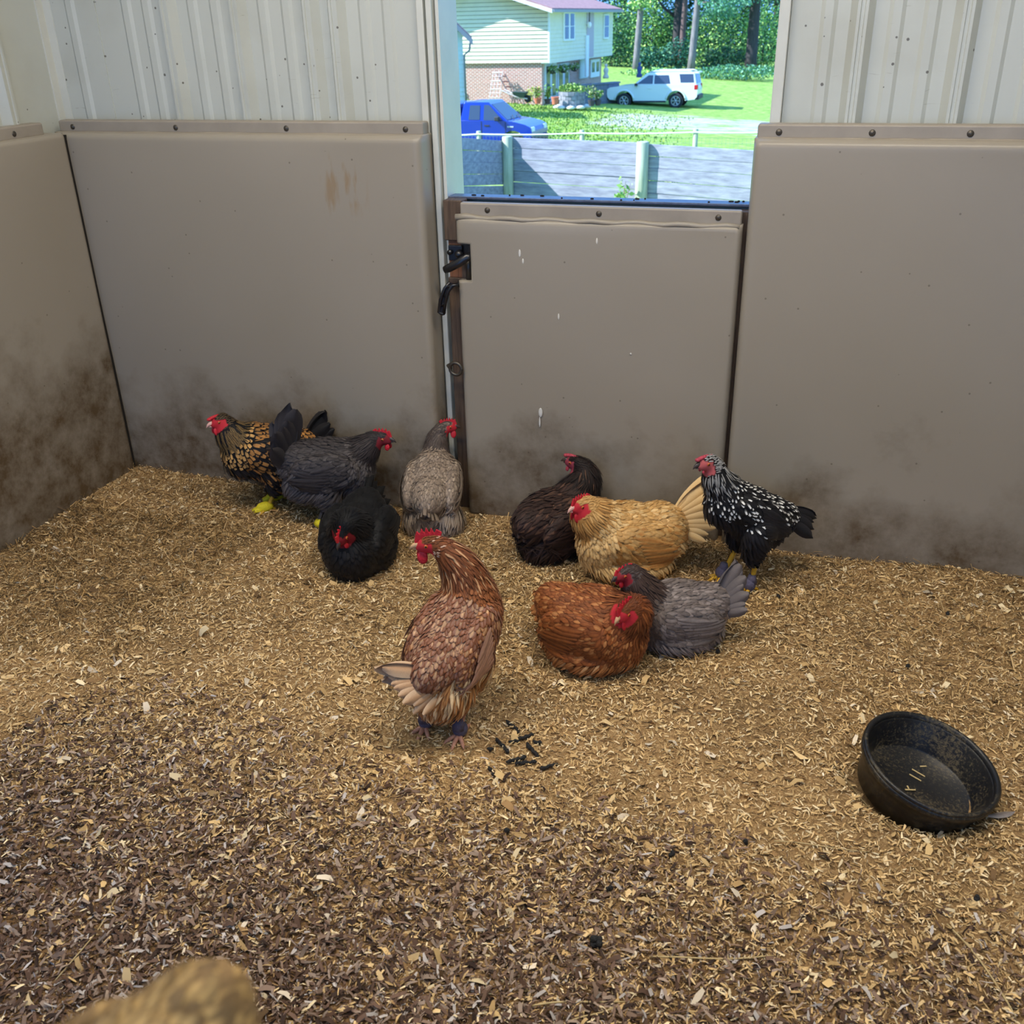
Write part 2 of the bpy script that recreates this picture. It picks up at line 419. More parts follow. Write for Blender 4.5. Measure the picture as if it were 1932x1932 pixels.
def pad_mesh(w, h, d, nx, nz, amp, seed):
    """front-bulged vinyl cushion: u across, v up, depth d"""
    rng = np.random.default_rng(seed)
    ph = rng.uniform(0, 6.28, 8)
    m = MB(); vs = []; fs = []
    for j in range(nz + 1):
        for i in range(nx + 1):
            u = i / nx; v = j / nz
            e = min(u, 1 - u) * w; g = min(v, 1 - v) * h
            q = min(e, g) if (e < .05 and g < .05) else min(e, g)
            r = .028
            rnd = 0 if q > r else r - math.sqrt(max(0, r * r - (r - q) ** 2))
            b = amp * (math.sin(u * 5 + ph[0]) * math.sin(v * 4 + ph[1]) + .5 * math.sin(u * 11 + ph[2] + v * 5) + .35 * math.sin(v * 13 + ph[3] + 3 * u))
            vs.append((u * w, -d + rnd + b * min(1, q / .06), v * h))
    for j in range(nz):
        for i in range(nx):
            a = j * (nx + 1) + i
            fs.append((a, a + 1, a + nx + 2, a + nx + 1))
    return vs, fs

def ease(n):   # clustered parameters near both ends so that the rounded rim gets its own faces
    return n
def kick_pad(name, label, x0, x1, ztop, mat, seed, place, thick=.09, flange=.03, nscrew=5, parent=None, z0=-.03, notch=None, fl_h=.034, rad=.02):
    w, h = x1 - x0, ztop - z0
    us = [0, .006, .014, .022, .03, .045] ; usn = [u / w for u in us]
    U = usn + list(np.linspace(.09 / w, 1 - .09 / w, max(6, int(w / .09)))) + [1 - u for u in reversed(usn)]
    vsn = [u / h for u in us]
    V = vsn + list(np.linspace(.09 / h, 1 - .09 / h, 12)) + [1 - u for u in reversed(vsn)]
    rng = np.random.default_rng(seed); ph = rng.uniform(0, 6.28, 8)
    pts = []; r = rad; amp = .0035
    for v in V:
        for u in U:
            e = min(u, 1 - u) * w; g = min(v, 1 - v) * h
            ex = max(0, r - e); gz = max(0, r - g)
            rr = min(r, math.hypot(ex, gz))
            rnd = r - math.sqrt(max(0, r * r - rr * rr))
            b = amp * (math.sin(u * w * 4 + ph[0]) * math.sin(v * h * 4 + ph[1]) + .5 * math.sin(u * w * 9 + ph[2] + v * 5) + .3 * math.sin(v * 13 + ph[3] + 3 * u))
            pts.append((x0 + u * w, -thick + rnd + b * min(1, max(0, min(e, g) - r) / .05), z0 + v * h))
    nu, nv = len(U), len(V)
    fs = [(j * nu + i, j * nu + i + 1, (j + 1) * nu + i + 1, (j + 1) * nu + i) for j in range(nv - 1) for i in range(nu - 1)]
    rim = [i for i in range(nu)] + [j * nu + nu - 1 for j in range(1, nv)] + [(nv - 1) * nu + i for i in range(nu - 2, -1, -1)] + [j * nu for j in range(nv - 2, 0, -1)]
    n0 = len(pts)
    for k in rim: pts.append((pts[k][0], 0.0, pts[k][2]))
    R = len(rim)
    for a in range(R):
        b = (a + 1) % R
        fs.append((rim[b], rim[a], n0 + a, n0 + b))
    return pts, fs

def build_pad(name, label, x0, x1, ztop, mat, seed, root_loc, rz, thick=.09, nscrew=5):
    root = thing(name, root_loc, label, 'wall panel', rz)
    pts, fs = kick_pad(name, label, x0, x1, ztop, mat, seed, None, thick)
    MB().add(pts, fs).build('pad', mat, root, smooth=True)
    MB().box((x0 + .004, -.050, ztop - .004), (x1 - .004, -.002, ztop + .034)).build('flange', M_FLANGE, root, bevel=.006)
    screws(root, [(x0 + .06 + (x1 - x0 - .12) * (k / max(1, nscrew - 1)), -.051, ztop + .014) for k in range(nscrew)])
    # worn stitched hem along the crease
    rng = random.Random(seed)
    m = MB(); n = int((x1 - x0) / .04)
    m.tube([(x0 + .01 + (x1 - x0 - .02) * k / n, -.052 - rng.uniform(0, .002), ztop - .002 + rng.uniform(-.0012, .0012)) for k in range(n + 1)], .0035, 6)
    m.build('hem', M_FLANGE, root, smooth=True)
    return root

build_pad('padded_wall_panel', 'tan vinyl kick panel between the corner and the doorway, behind the gold and grey hens', WALL_X + .03, -1.19, 1.212, M_PAD_A, 3, (0, PAD_Y + .09, 0), 0, nscrew=4)
build_pad('padded_wall_panel', 'tan vinyl kick panel on the left side wall with brown grime along its foot', -4.4, -PAD_Y + .03 + 0.0, 1.212, M_PAD_B, 4, (PAD_X - .09, 0, 0), math.pi / 2, nscrew=9) if False else None
# the left pad runs along y: local x -> world y
lp = thing('padded_wall_panel', (PAD_X - .09, 0, 0), 'tan vinyl kick panel on the left side wall with brown grime along its foot', 'wall panel', math.pi / 2)
pts, fs = kick_pad('', '', BACK_Y + .3, PAD_Y - .014, 1.212, M_PAD_B, 5, None, .09, rad=.012)
MB().box((PAD_Y - .014, -.08, -.03), (PAD_Y + .002, -.01, 1.205)).build('seam_shade', M_DARK, lp)  # dark strip standing in for the shade inside the pad seam
MB().add(pts, fs).build('pad', M_PAD_B, lp, smooth=True)
MB().box((BACK_Y + .3, -.050, 1.208), (PAD_Y - .06, -.002, 1.248)).build('flange', M_FLANGE, lp, bevel=.006)
screws(lp, [(2.62 - .5 * k, -.051, 1.226) for k in range(8)])
m = MB().tube([(BACK_Y + .4 + .1 * k, -.052 - .001 * (k % 3), 1.21) for k in range(38)], .0035, 6); m.build('hem', M_FLANGE, lp, smooth=True)
build_pad('padded_wall_panel', 'tan vinyl kick panel right of the door, behind the speckled hen and the rubber pan', -.238, ROOM_X1, 1.212, M_PAD_C, 8, (0, PAD_Y + .09, 0), 0, nscrew=9)

# straw caught in the corner seam and grime web at the corner
# ------------------------------------------------------------------ lower half of the stable door
DY = 2.87
door = thing('door_1', (0, DY, 0), kind='structure')
dx0, dx1, dzt = -1.10, -.252, .985
# pad with a notch for the latch in its upper left corner: built of two cushions with one skin
def notch_pad():
    nx0, nz0, nz1 = -1.052, .79, .905        # notch between z .79 and .905, left of x -1.052
    th, r = .045, .018
    xs = sorted(set([dx0, dx0 + .005, dx0 + .012, dx0 + .02, nx0, nx0 + .006, nx0 + .012] + list(np.linspace(nx0 + .05, dx1 - .05, 14)) + [dx1 - .02, dx1 - .012, dx1 - .005, dx1]))
    zs = sorted(set([-.02, -.01, .0, .03] + list(np.linspace(.08, nz0 - .03, 9)) + [nz0 - .006, nz0, (nz0 + nz1) / 2, nz1, nz1 + .006, .94, dzt - .02, dzt - .012, dzt - .005, dzt]))
    pts = []; idx = {}
    for j, z in enumerate(zs):
        for i, x in enumerate(xs):
            ex = max(0, r - min(x - dx0, dx1 - x)); ez = max(0, r - min(z + .02, dzt - z))
            rr = min(r, math.hypot(ex, ez)); rnd = r - math.sqrt(max(0, r * r - rr * rr))
            b = .002 * (math.sin(x * 7 + 1) * math.sin(z * 6) + .5 * math.sin(z * 15 + x * 4))
            idx[i, j] = len(pts); pts.append((x, -th + rnd + (b if rnd == 0 else 0), z))
    fs = []
    inn = lambda i, j: xs[i + 1] <= nx0 + 1e-6 and zs[j] >= nz0 - 1e-6 and zs[j + 1] <= nz1 + 1e-6
    cells = {(i, j) for j in range(len(zs) - 1) for i in range(len(xs) - 1) if not inn(i, j)}
    for (i, j) in cells: fs.append((idx[i, j], idx[i + 1, j], idx[i + 1, j + 1], idx[i, j + 1]))
    from collections import Counter
    ec = Counter()
    for q in fs:
        for a in range(4):
            ec[frozenset((q[a], q[(a + 1) % 4]))] += 1
    bk = {}
    for e, c in ec.items():
        if c == 1:
            a, b = tuple(e)
            for k in (a, b):
                if k not in bk:
                    bk[k] = len(pts); pts.append((pts[k][0], .0, pts[k][2]))
            fs.append((a, b, bk[b], bk[a]))
    return pts, fs
pts, fs = notch_pad()
MB().add(pts, fs).build('pad', M_PAD_D, door, smooth=True)
MB().box((dx0 + .012, -.026, dzt - .006), (dx1 - .004, -.001, dzt + .038)).build('flange', M_FLANGE, door, bevel=.006)
screws(door, [(-1.0 + .34 * k, -.027, dzt + .018) for k in range(3)])
# rolled lip along the pad's top
m = MB().tube([(dx0 + .002 + (dx1 - dx0 - .01) * k / 24, -.036 + .003 * math.sin(k * .9), dzt - .004 + .0025 * math.sin(k * 1.7)) for k in range(25)], [.010] * 2 + [.0075] * 22 + [.006], 8)
m.build('rolled_lip', M_PAD_D, door, smooth=True)
MB().box((-1.148, .002, -.02), (-1.06, .045, .79)).build('stile', M_STILE, door, bevel=.004)
MB().box((-1.142, .004, .79), (-1.0, .040, .91)).build('latch_block', M_REDWOOD, door, bevel=.002)
MB().box((-1.150, -.006, .905), (-1.088, .045, dzt + .04)).build('corner_block', M_STILE, door, bevel=.004)
MB().box((-1.10, .002, -.02), (dx1 + .02, .045, dzt + .03)).build('core_board', M_STILE, door)
M_SILL = mk('galvanised_cap', srgb(96, 104, 122), rough=.4, metallic=.5, var=.2, scale=40)
MB().box((-1.15, .045, dzt + .036), (-.21, .10, dzt + .044)).build('top_cap', M_SILL, door, bevel=.002)
MB().box((-1.15, .085, -.1), (-.21, .10, dzt + .036)).build('outer_sheet', M_STEEL2, door)
M_SPLAT = mk('white_splash', srgb(214, 210, 200), rough=.7)
for (sx_, sz_, sr_, sl_) in [(-.895, .885, .004, .012), (-.885, .862, .003, .008), (-.66, .93, .003, .009), (-.775, .70, .003, .010), (-.835, .385, .007, .016), (-.838, .352, .003, .018), (-.80, .02, .003, .004), (-.55, .60, .003, .003)]:
    MB().ell((sx_, -.0465, sz_), (sr_, .0014, sl_), nu=8, nv=6).build('splash_mark', M_SPLAT, door, smooth=True)
# grime crumbs on the cap
m = MB(); rng = random.Random(5)
for k in range(16):
    x = rng.uniform(-1.1, -.25)
    m.ell((x, rng.uniform(.05, .09), dzt + .0455), (rng.uniform(.002, .009), .003, .0025), nu=6, nv=4)
m.build('crumbs', M_DARK, door); 
door.children[-1]['kind'] = 'stuff'
# upper latch: base plate, handle bar, pivot
lt = MB().box((-1.138, -.010, .845), (-1.092, .006, .892)).build('latch', M_BLACKM, door, bevel=.002)
MB().tube([(-1.142, -.040, .822), (-1.125, -.046, .83), (-1.09, -.048, .848), (-1.063, -.044, .866), (-1.052, -.036, .872)], [.011, .013, .0135, .012, .008], 8, flat=(1, .55)).build('handle', M_BLACKM, lt, smooth=True)
MB().ell((-1.098, -.02, .868), (.014, .016, .014)).tube([(-1.13, -.012, .872), (-1.13, -.022, .872)], .008, 10).build('pivot', M_BLACKM, lt, smooth=True)
MB().tube([(-1.072, -.012, .79), (-1.072, -.012, .86)], .009, 10).build('bolt', M_SCREW, lt, smooth=True)
# lower black pull, swung down over the jamb
lt = MB().ell((-1.098, -.012, .775), (.014, .02, .014)).build('pull', M_BLACKM, door, smooth=True)
m = MB()
m.tube([(-1.092, -.060, .784), (-1.108, -.066, .782), (-1.122, -.068, .762), (-1.135, -.066, .725), (-1.142, -.062, .692)], .0055, 8)
m.tube([(-1.118, -.060, .790), (-1.135, -.064, .770), (-1.150, -.066, .735), (-1.159, -.062, .695), (-1.150, -.06, .688), (-1.142, -.062, .692)], .0055, 8)
for q in range(3): m.tube([(-1.108 - .014 * q, -.064, .782 - .027 * q), (-1.128 - .010 * q, -.064, .775 - .03 * q)], .004, 6)
m.build('loop_handle', M_BLACKM, lt, smooth=True)
m = MB().prism([(-1.092, .784), (-1.118, .790), (-1.150, .735), (-1.159, .695), (-1.142, .692), (-1.122, .762)], -.063, -.058, lambda u, v, w: (u, w, v)).build('handle_web', M_BLACKM, lt)
# eye bolt half way down
e = MB()
e.tube([(-1.116 + .020 * math.cos(a), -.052, .51 + .020 * math.sin(a)) for a in np.linspace(0, 2 * math.pi, 17)], .0055, 8, cap=False)
e.tube([(-1.134, -.052, .51), (-1.152, -.030, .511), (-1.146, .006, .512)], [.006, .005, .004], 8)
e.build('eye_bolt', M_SCREW, door, smooth=True)

# ------------------------------------------------------------------ unseen ceiling lamps added to light the stall (above the picture)
M_HOUS = mk('lamp_housing', srgb(230, 230, 226), rough=.4)
M_DIFF = mk('lamp_diffuser', (1, .95, .85), rough=.5, emis=LAMP_COL, estr=6.0)
LAMPS = [(-1.25, 1.6, 'over the corner pads'), (.15, 1.6, 'over the rubber pan'), (-1.55, .2, 'behind the left edge of the picture'), (.55, .2, 'behind the right edge of the picture')]
for k, (x, y, wh) in enumerate(LAMPS):
    lp_ = thing('added_lamp', (x, y, CEIL_Z), 'added unseen batten lamp ' + wh, 'lamp', group='unseen lamps added under the roof')
    MB().box((-.62, -.10, -.05), (.62, .10, -.0)).build('housing', M_HOUS, lp_, bevel=.008)
    MB().box((-.60, -.085, -.075), (.60, .085, -.052)).build('diffuser', M_DIFF, lp_, bevel=.01)
    ld = bpy.data.lights.new('lamp_light', 'AREA'); ld.shape = 'RECTANGLE'; ld.size = 1.2; ld.size_y = .2
    ld.energy = LAMP_W * (1.0 if y > 1 else .10); ld.color = LAMP_COL
    lo = bpy.data.objects.new('lamp_light', ld); COL.objects.link(lo); lo.parent = lp_; lo.location = (0, 0, -.085)
# ------------------------------------------------------------------ bedding
PAN_XY = on_z(1736, 1440, .05)[:2]
def floor_z(x, y):
    z = .010 * np.sin(x * 2.3 + .7) * np.sin(y * 2.9 + .3) + .006 * np.sin(x * 5.1 + y * 3.7 + 1.1) + .004 * np.sin(x * 9.3 - y * 7.7)
    # a scratched hollow round the standing red hen, litter banked along the walls
    z = z - .014 * np.exp(-(((x + .55) / .35) ** 2 + ((y - 1.6) / .25) ** 2))
    z = z - .040 * np.exp(-(np.hypot(x - PAN_XY[0], y - PAN_XY[1]) / .145) ** 6)
    z = z + .018 * np.exp(-((x + 2.43) / .12) ** 2)
    return z
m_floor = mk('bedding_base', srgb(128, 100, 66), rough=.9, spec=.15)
N, L, p = nodes_of(m_floor)
ge = N.new('ShaderNodeNewGeometry')
n1 = N.new('ShaderNodeTexNoise'); n1.inputs['Scale'].default_value = 130; n1.inputs['Detail'].default_value = 6; n1.inputs['Roughness'].default_value = .75; n1.inputs['Distortion'].default_value = 1.2; L.new(ge.outputs['Position'], n1.inputs['Vector'])
cr = N.new('ShaderNodeValToRGB'); L.new(n1.outputs['Fac'], cr.inputs['Fac'])
el = cr.color_ramp.elements
el[0].position = .3; el[0].color = (*srgb(104, 78, 48), 1); el[1].position = .72; el[1].color = (*srgb(222, 190, 138), 1)
e2 = cr.color_ramp.elements.new(.5); e2.color = (*srgb(172, 138, 94), 1)
n2 = N.new('ShaderNodeTexNoise'); n2.inputs['Scale'].default_value = 2.2; n2.inputs['Detail'].default_value = 4; L.new(ge.outputs['Position'], n2.inputs['Vector'])
r2 = N.new('ShaderNodeMapRange'); r2.inputs['From Min'].default_value = .35; r2.inputs['From Max'].default_value = .65; r2.inputs['To Min'].default_value = .72; r2.inputs['To Max'].default_value = 1.1; L.new(n2.outputs['Fac'], r2.inputs['Value'])
mx = N.new('ShaderNodeMix'); mx.data_type = 'RGBA'; mx.blend_type = 'MULTIPLY'; mx.inputs['Factor'].default_value = 1; L.new(cr.outputs['Color'], mx.inputs['A']); L.new(r2.outputs[0], mx.inputs['B'])
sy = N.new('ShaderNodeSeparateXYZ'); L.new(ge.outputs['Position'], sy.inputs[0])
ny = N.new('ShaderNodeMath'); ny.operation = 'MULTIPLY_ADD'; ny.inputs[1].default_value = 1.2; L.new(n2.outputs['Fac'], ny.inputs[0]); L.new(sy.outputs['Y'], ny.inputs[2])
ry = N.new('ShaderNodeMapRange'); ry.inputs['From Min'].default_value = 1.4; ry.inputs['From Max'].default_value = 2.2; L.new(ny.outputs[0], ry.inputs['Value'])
near_shade = N.new('ShaderNodeMix'); near_shade.data_type = 'RGBA'; near_shade.blend_type = 'MULTIPLY'; near_shade.inputs['B'].default_value = (.50, .43, .40, 1)  # darkens the base towards the camera: foreground shade put into the colour
inv_ = N.new('ShaderNodeMath'); inv_.operation = 'SUBTRACT'; inv_.inputs[0].default_value = 1; L.new(ry.outputs[0], inv_.inputs[1]); L.new(inv_.outputs[0], near_shade.inputs['Factor']); L.new(mx.outputs['Result'], near_shade.inputs['A'])
L.new(near_shade.outputs['Result'], p.inputs['Base Color'])
bp = N.new('ShaderNodeBump'); bp.inputs['Strength'].default_value = .7; bp.inputs['Distance'].default_value = .006; L.new(n1.outputs['Fac'], bp.inputs['Height']); L.new(bp.outputs['Normal'], p.inputs['Normal'])

gx = np.linspace(WALL_X, ROOM_X1, 150); gy = np.linspace(BACK_Y, 3.02, 160)
GX, GY = np.meshgrid(gx, gy)
Vf = np.stack([GX, GY, floor_z(GX, GY)], -1).reshape(-1, 3)
nxf = len(gx); ii, jj = np.meshgrid(np.arange(nxf - 1), np.arange(len(gy) - 1)); a = (jj * nxf + ii).ravel()
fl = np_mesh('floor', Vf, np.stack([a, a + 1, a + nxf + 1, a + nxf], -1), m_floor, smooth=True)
tag(fl, kind='structure')

M_CHIP = mk('wood_shaving', (.5, .4, .3), rough=.75, attr=True, spec=.25)
WOB = lambda x: .06 * np.sin(x * 2.1 + 1) + .04 * np.sin(x * 5.3)
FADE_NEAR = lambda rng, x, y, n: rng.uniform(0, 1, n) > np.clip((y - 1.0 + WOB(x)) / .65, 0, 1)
FADE_MID = lambda rng, x, y, n: rng.uniform(0, 1, n) < np.clip((y - .75 + WOB(x)) / .6, .12, 1)
def chips(name, n, region, size_fn, colors, weights, seed, fade=None, thin=(.16, .5)):
    rng = np.random.default_rng(seed)
    x = rng.uniform(region[0], region[1], n); y = region[2] + (region[3] - region[2]) * rng.uniform(0, 1, n) ** region[4]
    Ln = size_fn(rng, x, y, n); W = Ln * rng.uniform(thin[0], thin[1], n)
    W = np.maximum(W, .0012)
    if fade is not None:
        keep = fade(rng, x, y, n)
    else: keep = np.ones(n, bool)
    keep &= np.hypot(x - PAN_XY[0], y - PAN_XY[1]) > .128
    x, y = x[keep], y[keep]; n = len(x)
    Ln = size_fn(rng, x, y, n); W = np.maximum(Ln * rng.uniform(thin[0], thin[1], n), .0012)
    an = rng.uniform(0, 2 * np.pi, n); tilt = rng.normal(0, .28, n); rollv = rng.normal(0, .45, n)
    z = floor_z(x, y) + rng.uniform(.0005, .007, n) + np.abs(np.sin(tilt)) * Ln * .3
    d = np.stack([np.cos(an) * np.cos(tilt), np.sin(an) * np.cos(tilt), np.sin(tilt)], -1)
    s0 = np.stack([-np.sin(an), np.cos(an), np.zeros(n)], -1)
    nn = np.cross(d, s0)
    s = s0 * np.cos(rollv)[:, None] + nn * np.sin(rollv)[:, None]
    up = np.cross(d, s)
    c = np.stack([x, y, z], -1)
    bend = (rng.normal(0, .16, n) * Ln)[:, None]
    taper = rng.uniform(.35, 1.0, n)[:, None]; taper2 = rng.uniform(.35, 1.0, n)[:, None]
    skew = (rng.normal(0, .25, n) * W)[:, None]
    hw = (W / 2)[:, None]; hl = (Ln / 2)[:, None]
    P = np.stack([c - d * hl - s * hw * taper, c - d * hl + s * (hw * taper) + d * skew,
                  c + up * bend - s * hw, c + up * bend + s * hw,
                  c + d * hl - s * hw * taper2 + d * skew, c + d * hl + s * hw * taper2], 1)
    V = P.reshape(-1, 3)
    b = (np.arange(n) * 6)[:, None]
    Fq = np.concatenate([b + np.array([0, 1, 3, 2]), b + np.array([2, 3, 5, 4])], 0)
    ci = rng.choice(len(colors), n, p=np.array(weights) / sum(weights))
    cc = np.array(colors)[ci] * rng.uniform(.72, 1.22, n)[:, None]
    C = np.repeat(cc, 6, axis=0)
    o = np_mesh(name, V, Fq, M_CHIP, colors=C)
    return o
PAL_MID = [srgb(230, 198, 144), srgb(216, 182, 126), srgb(194, 160, 108), srgb(244, 222, 178), srgb(156, 122, 80), srgb(112, 86, 56)]
PAL_NEAR = [srgb(137, 113, 96), srgb(113, 88, 73), srgb(163, 142, 125), srgb(89, 66, 52), srgb(194, 185, 178), srgb(60, 44, 35)]  # greyer chips, darkened further to carry the dimmer light of the near floor
PAL_BACK = [srgb(176, 142, 92), srgb(150, 118, 74), srgb(204, 172, 122), srgb(116, 90, 54), srgb(84, 64, 38)]
sz = lambda lo, hi, k: (lambda rng, x, y, n: lo + (hi - lo) * rng.uniform(0, 1, n) ** k)
o = chips('fine_shavings', 210000, (-2.42, 1.5, .5, 2.82, 1.0), sz(.005, .019, 1.7), PAL_MID, [4, 4, 3, 3.5, 1.6, .7], 21, fade=FADE_MID, thin=(.09, .32)); tag(o, 'fine tan wood shavings spread over the middle of the floor', 'shavings', kind='stuff')
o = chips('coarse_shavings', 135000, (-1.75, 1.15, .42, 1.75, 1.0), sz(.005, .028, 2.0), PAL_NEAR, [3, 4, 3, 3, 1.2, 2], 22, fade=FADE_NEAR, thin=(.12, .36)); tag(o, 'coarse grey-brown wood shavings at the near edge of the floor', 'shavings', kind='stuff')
o = chips('scattered_flakes', 5000, (-2.42, 1.5, .5, 2.80, 1.2), sz(.012, .034, 2.0), PAL_MID + [srgb(232, 216, 190)], [3, 3, 3, 3, 2, 1, 2], 23, thin=(.3, .6)); tag(o, 'larger pale wood flakes strewn over the shavings', 'shavings', kind='stuff')
o = chips('straw_litter', 16000, (-2.44, 1.5, 1.9, 2.82, .7), sz(.015, .06, 1.6), PAL_BACK, [3, 3, 2, 2, 1], 24, thin=(.03, .07)); tag(o, 'thin hay and straw litter along the back of the stall', 'straw', kind='stuff')
o = chips('straw_drift', 5000, (-2.44, -1.7, 1.7, 2.5, .8), sz(.02, .08, 1.4), PAL_BACK, [3, 3, 2, 3, 2], 25, thin=(.025, .05)); tag(o, 'dark hay drift at the left edge of the floor', 'straw', kind='stuff')
# ------------------------------------------------------------------ hens
M_PLUME = mk('plumage', (.5, .5, .5), rough=.62, attr=True, spec=.25, var=.16, scale=90, sheen=.04)
M_SKIN = mk('hen_body', (.5, .5, .5), rough=.7, attr=True, spec=.25)
M_COMB = mk('comb_red', srgb(196, 34, 48), rough=.5, var=.18, scale=90, bump=.25, bscale=260)
M_COMBD = mk('comb_dull', srgb(176, 58, 74), rough=.55, var=.2, scale=90, bump=.25, bscale=260)
M_BEAKL = mk('beak_horn', srgb(206, 164, 122), rough=.4, var=.1, scale=60)
M_BEAKD = mk('beak_dark', srgb(70, 60, 56), rough=.4)
M_BEAKP = mk('beak_pink', srgb(226, 176, 162), rough=.4)
M_EYE = mk('eye_amber', srgb(190, 96, 40), rough=.15)
M_PUPIL = mk('pupil', (.008, .008, .008), rough=.1)
M_LEGY = mk('leg_yellow', srgb(212, 166, 44), rough=.5, var=.15, scale=120, bump=.3, bscale=300)
M_LEGP = mk('leg_pinkish', srgb(196, 142, 118), rough=.55, var=.15, scale=120, bump=.3, bscale=300)
M_LEGG = mk('leg_grey', srgb(92, 86, 82), rough=.55, var=.15, scale=120)
M_WRAPV = mk('wrap_violet', srgb(86, 82, 104), rough=.8, var=.15, scale=80, bump=.3, bscale=200)
M_WRAPY = mk('wrap_yellow', srgb(224, 206, 36), rough=.75, var=.12, scale=80, bump=.3, bscale=200)

def sph(u): return u
def catmull(P, n):
    P = [Vector(p) for p in P]; Q = [P[0] * 2 - P[1]] + P + [P[-1] * 2 - P[-2]]
    out = []
    m = len(P) - 1
    for i in range(n):
        t = i / (n - 1) * m; k = min(int(t), m - 1); f = t - k
        a, b, c, d = Q[k], Q[k + 1], Q[k + 2], Q[k + 3]
        out.append(.5 * ((2 * b) + (c - a) * f + (2 * a - 5 * b + 4 * c - d) * f * f + (3 * b - a - 3 * c + d) * f ** 3))
    return out

def voxel_union(parts, voxel, smooth_it):
    m = MB()
    for q in parts: m.ell(q[0], q[1], q[2] if len(q) > 2 else None, nu=20, nv=12)
    me = bpy.data.meshes.new('tmp'); me.from_pydata(m.v, [], m.f)
    bm = bmesh.new(); bm.from_mesh(me); bmesh.ops.recalc_face_normals(bm, faces=bm.faces); bm.to_mesh(me); bm.free()
    o = bpy.data.objects.new('tmp', me); COL.objects.link(o)
    r = o.modifiers.new('r', 'REMESH'); r.mode = 'VOXEL'; r.voxel_size = voxel; r.use_smooth_shade = True
    s = o.modifiers.new('s', 'SMOOTH'); s.factor = .5; s.iterations = smooth_it
    dg = bpy.context.evaluated_depsgraph_get()
    res = bpy.data.meshes.new_from_object(o.evaluated_get(dg))
    bpy.data.objects.remove(o); bpy.data.meshes.remove(me)
    return res

FEA_PLAIN = dict(u=np.array([0, .3, .6, .85, 1.0]), w=np.array([.5, .95, 1.0, .72, .12]), v=np.array([-1, 0, 1.0]), rimv=np.array([1, 0, 1.0]), rimu=np.array([0, 0, .1, .5, 1.0]))
FEA_NARROW = dict(u=np.array([0, .3, .6, .85, 1.0]), w=np.array([.6, 1.0, .85, .5, .04]), v=np.array([-1, 0, 1.0]), rimv=np.array([1, 0, 1.0]), rimu=np.array([0, 0, .05, .2, .5]))
FEA_LACED = dict(u=np.array([0, .3, .58, .76, .80, 1.0]), w=np.array([.5, .95, 1.0, .84, .78, .12]), v=np.array([-1, -.70, -.62, .62, .70, 1.0]), rimv=np.array([1, 1, 0, 0, 1, 1.0]), rimu=np.array([.7, 0, 0, 0, 1, 1.0]))

FEA_SPAN = dict(u=np.array([0, .25, .45, .70, .76, 1.0]), w=np.array([.5, .95, 1.0, .84, .78, .12]), v=np.array([-1, -.44, -.36, .36, .44, 1.0]), rimv=np.array([1, 1, 0, 0, 1, 1.0]), rimu=np.array([1, .8, 0, 0, 1, 1.0]))
class Skin:
    """body surface on which feathers are laid"""
    def __init__(self, co, nr):
        self.co, self.nr = co, nr
        self.kd = KDTree(len(co))
        for i, p in enumerate(co): self.kd.insert(p, i)
        self.kd.balance()
    def lay(self, P, T, Ln, us, conform):
        """march along the surface: station positions, directions, normals"""
        n = len(P); PS = [P.copy()]; TS = [T.copy()]
        ix = np.array([self.kd.find(p)[1] for p in P]); NS = [self.nr[ix].copy()]
        cur, t = P.copy(), T.copy(); free = P.copy(); t0 = T.copy()
        for a in range(1, len(us)):
            st = (Ln * (us[a] - us[a - 1]))[:, None]
            cand = cur + t * st
            ix = np.array([self.kd.find(p)[1] for p in cand])
            nn = self.nr[ix]; dd = ((cand - self.co[ix]) * nn).sum(1)[:, None]
            proj = cand - nn * dd
            free = free + t0 * st
            t2 = t - nn * (t * nn).sum(1)[:, None]; t2 /= np.maximum(np.linalg.norm(t2, axis=1), 1e-6)[:, None]
            cur, t = proj, t2
            PS.append(proj * conform + (cur + (free - cur) * .5) * (1 - conform) if conform < 1 else proj); TS.append(t2); NS.append(nn)
        return np.stack(PS, 1), np.stack(TS, 1), np.stack(NS, 1)

def feather_mesh_arrays(skin, P, T, Ln, W, lift, cc, cr, S, rng, conform=1.0, base=.0008):
    n = len(P); u = S['u']; v = S['v']; nu, nv = len(u), len(v)
    PS, TS, NS = skin.lay(P, T, Ln, u, conform)
    SD = np.cross(NS, TS); SD /= np.maximum(np.linalg.norm(SD, axis=2), 1e-6)[..., None]
    W_ = (W / 2)[:, None, None]
    wid = W_ * S['w'][None, :, None] * v[None, None, :]
    side = (rng.normal(0, .07, n) * Ln)[:, None, None] * (u ** 2)[None, :, None]
    layer = rng.uniform(0, .0012, n)[:, None, None]
    out = base + layer + lift[:, None, None] * u[None, :, None] - (v ** 2)[None, None, :] * W_ * .16
    X = PS[:, :, None, :] + SD[:, :, None, :] * (wid + side)[..., None] + NS[:, :, None, :] * out[..., None]
    k = np.maximum(S['rimv'][None, :], S['rimu'][:, None])
    C = cc[:, None, None, :] * (1 - k)[None, ..., None] + cr[:, None, None, :] * k[None, ..., None]
    C = C * rng.uniform(.88, 1.12, (n, 1, nv, 1)) * rng.uniform(.93, 1.07, (n, nu, nv, 1))
    bse = (np.arange(n) * nu * nv)[:, None]
    q = []
    for a in range(nu - 1):
        for b in range(nv - 1):
            q.append([a * nv + b, a * nv + b + 1, (a + 1) * nv + b + 1, (a + 1) * nv + b])
    Fq = (bse[:, None, :] + np.array(q)[None]).reshape(-1, 4)
    return X.reshape(-1, 3), Fq, C.reshape(-1, 3)

